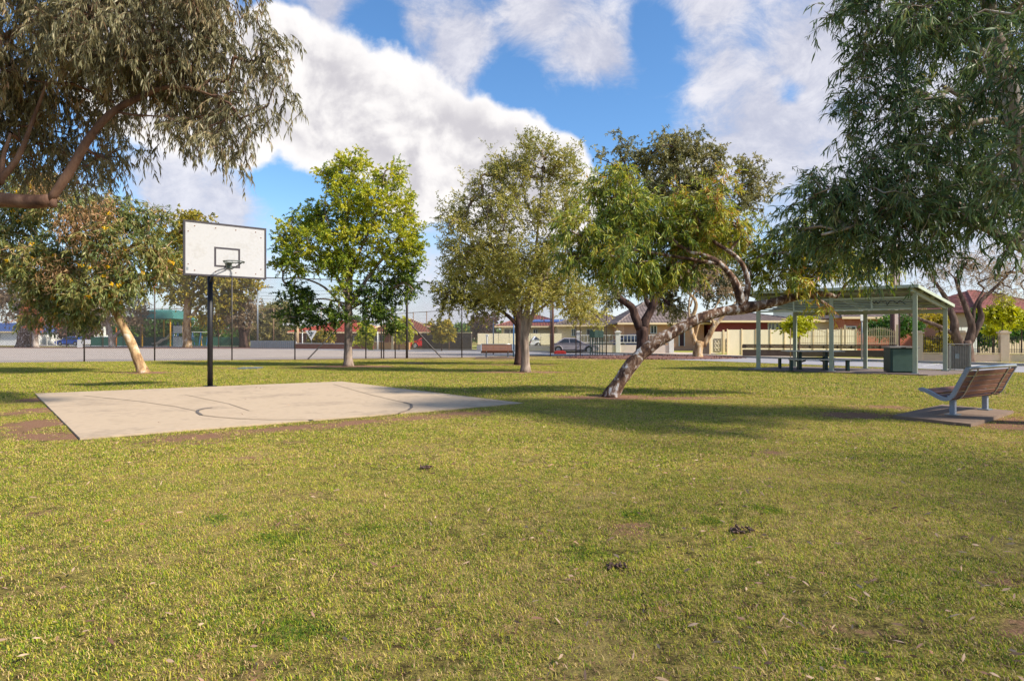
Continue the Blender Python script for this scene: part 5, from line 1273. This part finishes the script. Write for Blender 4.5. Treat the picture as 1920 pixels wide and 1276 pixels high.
# lime tree
T('lime_green_tree', 'round tree with lime green foliage and dark branches in front of the court fence', 'tree', 26.8,
  [[(653, 688, .20), (653, 650, .17), (653, 600, .165), (654, 560, .16), (655, 510, .13), (650, 440, .09), (655, 360, .05), (660, 310, .02)],
   [(655, 575, .09), (690, 520, .07), (730, 470, .05), (755, 430, .03), (775, 400, .015)], [(654, 560, .09), (625, 510, .07), (585, 470, .045), (550, 440, .025)], [(655, 530, .07), (680, 460, .05), (710, 390, .03), (720, 330, .015)],
   [(654, 590, .07), (610, 540, .045), (560, 520, .03), (530, 525, .02)], [(655, 580, .06), (710, 550, .04), (760, 530, .025)], [(653, 540, .06), (635, 470, .045), (610, 400, .03), (615, 340, .015)], [(654, 570, .05), (600, 560, .03), (560, 575, .015)]],
  [(665, 315, 42, 34, 0, None, .22), (730, 330, 34, 36, .2, None, .2), (615, 325, 28, 26, .2, None, .1), (650, 370, 50, 38, -.4, None, .2), (710, 385, 42, 38, -.3, None, .2), (755, 385, 28, 40, .4, None, .2), (580, 405, 35, 30, .3, None, -.05), (620, 420, 45, 35, .3, None, -.1),
   (550, 440, 38, 30, -.3, None, .22), (600, 455, 45, 30, -.6, None, .2), (680, 440, 50, 32, -.4, None, .24), (740, 440, 40, 35, -.3, None, .22), (775, 430, 22, 35, .2, None, .1), (530, 480, 24, 30, .1, None, .0), (570, 490, 40, 26, -.5, None, .1), (640, 490, 45, 25, -.4, None, .1),
   (715, 495, 45, 30, .2, None, .0), (765, 480, 32, 30, .1, None, .05), (555, 560, 38, 30, .2, None, -.3), (600, 590, 45, 28, 0, None, -.3), (545, 590, 24, 22, 0, None, -.3), (700, 560, 45, 40, .3, None, -.35), (730, 590, 30, 35, .2, None, -.35), (760, 530, 35, 40, .3, None, -.25), (640, 600, 25, 20, -.3, None, -.2), (650, 545, 20, 25, -.8, None, .0), (690, 600, 25, 25, 0, None, -.3), (785, 470, 12, 25)],
  860, 6, .40, 28, .09, .046, .15, M['greybark'], M['leaf_lime'], shell=.35, spray=.6, branch_r=.0085, seed=15, tilt=.5)
# olive tree pair
T('olive_leaved_tree', 'nearer of two olive leaved trees with a grey forked trunk mid lawn', 'tree', 22.4,
  [[(985, 699, .18), (985, 665, .155), (983, 630, .15), (985, 595, .13), (995, 550, .09), (1005, 480, .06), (1010, 400, .035), (1020, 300, .012)],
   [(984, 635, .1), (998, 590, .08), (1015, 540, .06), (1040, 470, .04), (1060, 400, .02)], [(984, 620, .09), (970, 570, .06), (940, 500, .04), (915, 430, .025), (900, 370, .012)], [(985, 600, .06), (1040, 560, .04), (1090, 540, .02)]],
  [(1010, 300, 48, 42), (960, 330, 42, 45), (1060, 320, 42, 42), (1085, 290, 16, 20), (925, 350, 42, 40), (890, 390, 45, 40, .2), (860, 420, 38, 35, .1), (960, 400, 60, 50, -.5), (1040, 400, 55, 50, -.4), (1090, 370, 25, 50, .3), (990, 270, 30, 18), (930, 300, 22, 26), (880, 345, 20, 25), (835, 400, 15, 20),
   (900, 460, 55, 40, -.4), (980, 480, 60, 45, -.6), (1050, 480, 55, 45, -.3, None, .1), (850, 480, 30, 40, .3), (1000, 545, 55, 35, -.5, None, .1), (1060, 550, 50, 35, -.2, None, .1), (1100, 560, 28, 35, .2, None, .15), (930, 540, 50, 30, 0)],
  950, 6, .42, 14, .09, .034, .08, M['greybark'], M['leaf_olive'], shell=.25, spray=.55, branch_r=.0065, seed=16, tilt=.55)
T('olive_leaved_tree', 'farther olive leaved tree with dark trunk directly behind the grey forked one', 'tree', 28,
  [[(972, 685, .19), (973, 650, .17), (970, 600, .15), (955, 560, .1), (920, 520, .07), (880, 510, .03)], [(971, 610, .1), (950, 590, .08), (925, 575, .06), (890, 560, .03)], [(971, 600, .1), (990, 540, .07), (1010, 480, .04)], [(970, 600, .08), (960, 540, .06), (940, 470, .03)]],
  [(870, 500, 50, 35, 0, None, -.15), (920, 490, 50, 40, 0, None, -.15), (850, 545, 45, 30, 0, None, -.2), (900, 555, 50, 28, 0, None, -.2), (840, 580, 28, 18, 0, None, -.1), (950, 560, 45, 30, 0, None, -.15), (960, 500, 50, 40), (1030, 520, 55, 50), (1080, 580, 35, 25, 0, None, .1), (1110, 590, 30, 22, 0, None, .15), (890, 590, 25, 12)],
  460, 6, .5, 16, .11, .045, .15, M['darkbark'], M['leaf_olive'], shell=.25, spray=.55, branch_r=.008, seed=17)
# forked tree with tall crown
T('gum_tree', 'tall dull green gum with dark V forked trunk on the mulch bed', 'tree', 39.0,
  [[(1203, 672, .42), (1205, 640, .38), (1203, 612, .38)], [(1200, 615, .3), (1183, 575, .24), (1158, 555, .19), (1145, 520, .14), (1150, 450, .1), (1170, 380, .05)],
   [(1205, 615, .3), (1225, 570, .24), (1250, 530, .19), (1265, 460, .13), (1275, 380, .09), (1270, 310, .04)], [(1220, 580, .15), (1208, 545, .12), (1200, 480, .08), (1200, 400, .05)], [(1265, 480, .1), (1340, 420, .07), (1400, 370, .05), (1410, 320, .02)]],
  [(1165, 268, 22, 18), (1180, 310, 42, 32), (1240, 285, 42, 38), (1290, 270, 42, 32), (1330, 300, 30, 35), (1270, 340, 60, 38), (1200, 360, 50, 35), (1320, 360, 40, 35), (1405, 310, 28, 26), (1425, 350, 28, 32), (1395, 370, 30, 38), (1420, 400, 26, 22), (1240, 400, 60, 35), (1130, 290, 14, 12),
   (1180, 440, 50, 30), (1160, 500, 40, 35, 1), (1230, 520, 50, 40, 1), (1300, 500, 50, 50, 1, None, -.2), (1350, 520, 50, 50, 0, None, -.3), (1260, 570, 30, 30, 1, None, -.1), (1150, 560, 30, 25), (1350, 450, 50, 50, 0, None, -.2)],
  900, 6, .6, 20, .19, .06, .3, M['darkbark'], M['leaf_tall'], shell=.4, spray=.5, branch_r=.014, seed=18)
# twisted pale tree
T('twisted_tree', 'small twisted two stemmed tree with bare pale branches beyond the mulch', 'tree', 36.0,
  [[(1308, 675, .28), (1309, 655, .27), (1311, 640, .26)], [(1303, 645, .16), (1296, 610, .12), (1305, 570, .1), (1292, 550, .07), (1275, 535, .03)], [(1298, 610, .09), (1292, 590, .06), (1293, 560, .045), (1300, 540, .04), (1308, 548, .03)],
   [(1318, 648, .17), (1338, 615, .14), (1350, 600, .1), (1362, 585, .07), (1385, 560, .03)], [(1340, 612, .08), (1335, 590, .06), (1350, 560, .04)], [(1294, 575, .05), (1300, 555, .04), (1310, 528, .02)], [(1300, 640, .08), (1310, 610, .06), (1318, 585, .04)]],
  [(1300, 520, 30, 20, 0, None, -.1), (1350, 535, 35, 25), (1270, 520, 25, 20), (1390, 545, 25, 20), (1330, 500, 40, 20)],
  90, 5, .5, 12, .12, .03, .3, M['gumbark2'], M['leaf_brown'], branch_r=.008, seed=19)
# paperbark on the right
T('paperbark_tree', 'wispy brownish tree with many twisting stems behind the bin enclosure', 'tree', 30.5,
  [[(1812, 686, .34), (1813, 660, .30), (1810, 640, .28)], [(1800, 650, .22), (1790, 620, .2), (1785, 590, .17), (1775, 560, .12), (1755, 530, .06)], [(1815, 650, .2), (1822, 615, .17), (1812, 580, .13), (1800, 550, .09), (1790, 520, .05)],
   [(1820, 640, .17), (1840, 600, .14), (1835, 570, .1), (1860, 545, .08), (1890, 515, .04)], [(1795, 630, .12), (1760, 612, .1), (1725, 598, .08), (1700, 585, .05)], [(1822, 615, .1), (1826, 580, .08), (1845, 540, .04)]],
  [(1740, 530, 50, 28), (1800, 505, 55, 30), (1860, 520, 50, 30), (1900, 500, 50, 35), (1700, 560, 35, 25), (1720, 595, 25, 18, 0, None, -.2), (1890, 545, 35, 18), (1830, 480, 60, 20), (1950, 540, 40, 40)],
  240, 6, .6, 15, .11, .018, .2, M['brownbark'], M['leaf_brown'], shell=.3, spray=.5, branch_r=.0085, seed=20)
# street saplings and small trees
def small(name, label, Z, px, base, stem_top, blobs, n, leaf, bark='brownbark', r0=.05, ll=.14, lw=.07, seed=1, tl=.4, droop=.1, nl=12, cat='tree', nt__=5):
    T(name, label, cat, Z, [[(px, base, r0), (px+.5, (base+stem_top)/2, r0*.8), (px, stem_top, r0*.4)]], blobs, n, nt__, tl, nl, ll, lw, droop, M[bark], M[leaf], shell=.2, spray=.6, branch_r=.008, seed=seed, node_from=.6)
small('street_tree', 'small bright lime street tree just right of the lime tree trunk', 58, 686, 656, 605, [(686, 615, 14, 14), (680, 635, 14, 12), (696, 630, 12, 14), (688, 645, 10, 6)], 60, 'leaf_bright', ll=.25, lw=.14, seed=31)
small('street_tree', 'sparse yellow green street tree left of the braced fence post', 57, 748, 656, 600, [(742, 615, 16, 12), (755, 610, 16, 14), (748, 632, 16, 10), (765, 625, 10, 12)], 55, 'leaf_bright', ll=.25, lw=.14, seed=32)
small('street_tree', 'yellow green street tree in front of the dark brown steel fence', 54, 828, 657, 600, [(832, 610, 14, 12), (822, 625, 14, 12), (836, 630, 14, 12), (845, 622, 8, 16), (808, 608, 8, 8)], 70, 'leaf_gold', ll=.24, lw=.13, seed=33)
small('sapling', 'yellow leaved sapling seen through the left of the shelter', 37.5, 1498, 670, 600, [(1495, 600, 24, 14), (1480, 612, 16, 10), (1512, 608, 14, 16), (1490, 622, 14, 8)], 55, 'leaf_bright', ll=.16, lw=.08, seed=34)
small('sapling', 'bright yellow green young tree on the verge by the cream pier', 32.8, 1879, 678, 570, [(1862, 590, 20, 14), (1888, 582, 18, 14), (1872, 605, 20, 9), (1880, 565, 14, 14), (1895, 600, 10, 12)], 70, 'leaf_bright', ll=.15, lw=.08, seed=35)
small('sapling', 'low yellow green shrub tree in the garden behind the black railings', 38, 1862, 670, 610, [(1862, 620, 12, 9), (1855, 612, 8, 6), (1870, 614, 9, 7)], 28, 'leaf_bright', ll=.15, lw=.08, seed=36)
small('sapling', 'yellow green foliage at the right edge behind the railings', 38, 1915, 670, 600, [(1908, 604, 14, 10), (1925, 598, 16, 14), (1912, 590, 8, 8)], 40, 'leaf_bright', ll=.15, lw=.08, seed=37)
small('plum_tree', 'dark purple leaved tree behind the dark brown steel fence end', 70, 908, 655, 610, [(905, 605, 22, 16), (915, 625, 20, 16), (895, 625, 15, 12), (925, 600, 14, 14)], 120, 'leaf_plum', r0=.12, ll=.25, lw=.14, seed=38, tl=.6)
small('shrub', 'green hedge tree behind the brown fence left of the plum', 75, 868, 650, 620, [(868, 622, 22, 14), (850, 630, 14, 10), (885, 628, 14, 10)], 110, 'leaf_bush', r0=.1, ll=.28, lw=.15, seed=39, tl=.6)
small('shrub', 'leafy green garden shrub with red berries behind the arched picket fence', 46, 1668, 660, 610, [(1662, 612, 32, 18), (1690, 608, 30, 22), (1640, 618, 20, 12), (1712, 610, 20, 22)], 170, 'leaf_bush', r0=.08, ll=.2, lw=.08, seed=40, tl=.5)
small('shrub', 'clipped dark garden shrubs behind the black iron railings', 42, 1880, 668, 625, [(1850, 625, 22, 18), (1885, 620, 26, 18), (1915, 618, 26, 20), (1840, 640, 14, 10)], 170, 'leaf_bush', r0=.06, ll=.16, lw=.08, seed=41, tl=.4)
small('shrub', 'yellow green bushes between the bin and the white side fence', 36, 1758, 675, 645, [(1745, 650, 20, 12), (1775, 640, 16, 12), (1762, 600, 16, 10), (1738, 590, 14, 9)], 80, 'leaf_gold', r0=.05, ll=.2, lw=.05, seed=42, tl=.4)
small('conifer', 'small round clipped cypress behind the forks of the paperbark', 44, 1833, 660, 572, [(1833, 588, 9, 13), (1833, 600, 8, 9)], 60, 'leaf_bush', r0=.06, ll=.12, lw=.06, seed=43, tl=.25)
small('shrub', 'green and gold shrubs below the give way sign beyond the court', 70, 600, 652, 630, [(598, 630, 16, 12), (612, 634, 12, 10), (585, 640, 10, 8)], 70, 'leaf_gold', r0=.06, ll=.25, lw=.14, seed=44, tl=.5)
# trees beyond the court
T('gum_tree', 'tall golden green gum with pale trunk behind the backboard', 'tree', 70,
  [[(352, 652, .5), (350, 620, .42), (352, 570, .38), (350, 520, .3), (355, 450, .15)], [(351, 600, .22), (366, 585, .18), (385, 560, .1)], [(351, 560, .2), (400, 500, .12), (440, 480, .05)], [(351, 540, .2), (320, 490, .1), (300, 460, .05)]],
  [(360, 420, 45, 28), (320, 440, 35, 30), (380, 455, 45, 30), (330, 490, 50, 35), (400, 510, 50, 35), (440, 520, 40, 30), (470, 540, 20, 14), (350, 540, 45, 35), (420, 560, 40, 25), (320, 510, 30, 28), (460, 500, 30, 22), (395, 590, 30, 20), (485, 530, 16, 10)],
  520, 6, .95, 12, .34, .16, .25, M['gumbark2'], M['leaf_gold'], shell=.3, branch_r=.02, seed=51)
T('gum_tree', 'far left gum with thick pale and dark trunk at the court edge', 'tree', 72,
  [[(46, 652, .85), (47, 620, .7), (45, 580, .55), (50, 520, .4), (40, 450, .2)], [(47, 590, .3), (20, 560, .2), (-10, 540, .1)]],
  [(15, 540, 45, 35), (-20, 560, 50, 45), (50, 560, 30, 20), (10, 585, 30, 15), (-40, 500, 60, 60), (60, 520, 50, 50)],
  230, 6, .9, 11, .3, .11, .3, M['gumbark'], M['leaf_brown'], branch_r=.018, seed=52)
T('gum_tree', 'slim pale trunked tree with russet foliage right of the thick far left gum', 'tree', 71,
  [[(67, 652, .32), (66, 620, .27), (68, 585, .2), (66, 560, .1)]], [(80, 600, 24, 16), (60, 590, 20, 20), (98, 590, 12, 14), (70, 575, 24, 16)],
  90, 6, .8, 10, .28, .1, .3, M['palelimb'], M['leaf_red'], branch_r=.015, seed=53)
T('white_barked_tree', 'white forked trunk tree just left of the leaning flowering gum trunk', 'tree', 71,
  [[(210, 653, .32), (208, 635, .28), (206, 615, .2), (203, 590, .12)], [(211, 650, .25), (214, 632, .2), (228, 618, .13), (240, 600, .08)], [(201, 628, .12), (200, 610, .12), (203, 590, .08)]],
  [(240, 585, 35, 22), (200, 575, 35, 22), (265, 600, 20, 14), (180, 590, 25, 25), (255, 570, 20, 15), (160, 600, 25, 25)],
  150, 6, .9, 11, .28, .09, .3, M['palelimb'], M['leaf_brown'], branch_r=.015, seed=54)
T('wattle_tree', 'dark trunked spreading tree beside the light pole beyond the court', 'tree', 71,
  [[(458, 652, .5), (456, 630, .45), (452, 600, .35), (455, 570, .15)], [(457, 640, .25), (464, 620, .2), (470, 600, .1)]],
  [(450, 590, 28, 22), (470, 575, 20, 18), (440, 565, 22, 18), (425, 600, 22, 16)], 110, 6, .9, 11, .3, .1, .2, M['darkbark'], M['leaf_brown'], branch_r=.016, seed=55)
T('wattle_tree', 'dense olive wattle mound right of the light pole', 'tree', 80,
  [[(512, 650, .4), (514, 625, .3), (510, 600, .15)]], [(500, 590, 28, 20), (525, 585, 28, 18), (512, 612, 38, 24), (540, 605, 18, 20), (490, 620, 20, 22), (545, 625, 14, 18)],
  260, 6, .9, 12, .32, .14, .15, M['darkbark'], M['leaf_tall'], branch_r=.018, seed=56)
small('shrub', 'dark green trees massed behind the playground canopy', 95, 300, 652, 600, [(270, 612, 30, 22), (310, 608, 30, 24), (345, 612, 24, 24), (235, 615, 20, 20), (390, 620, 30, 24), (420, 625, 24, 20)], 230, 'leaf_bush', r0=.2, ll=.4, lw=.22, seed=57, tl=1.0)
small('shrub', 'low dark scrub beyond the court left of the white gate', 92, 120, 652, 615, [(130, 615, 26, 16), (165, 620, 24, 18), (175, 600, 20, 14)], 110, 'leaf_plum', r0=.2, ll=.4, lw=.22, seed=58, tl=1.0)
small('conifer', 'distant dark conifer tips above the red roofed house', 110, 668, 650, 596, [(668, 604, 6, 10), (682, 608, 5, 8), (655, 610, 8, 8)], 60, 'leaf_bush', r0=.2, ll=.4, lw=.2, seed=59, tl=.6)
o = T('background_trees', 'mass of dark foliage closing the view far beyond the playground', 'trees', 150,
  [[(200, 640, .5), (200, 620, .4), (200, 600, .3)]], [(60, 622, 80, 10, 0, 5), (250, 620, 120, 14, 0, 5), (480, 622, 100, 12, 0, 5), (900, 622, 60, 8, 0, 5), (-150, 620, 150, 16, 0, 5)], 500, 5, 2.0, 9, .9, .6, .1, M['darkbark'], M['leaf_bush'], branch_r=.02, seed=60)
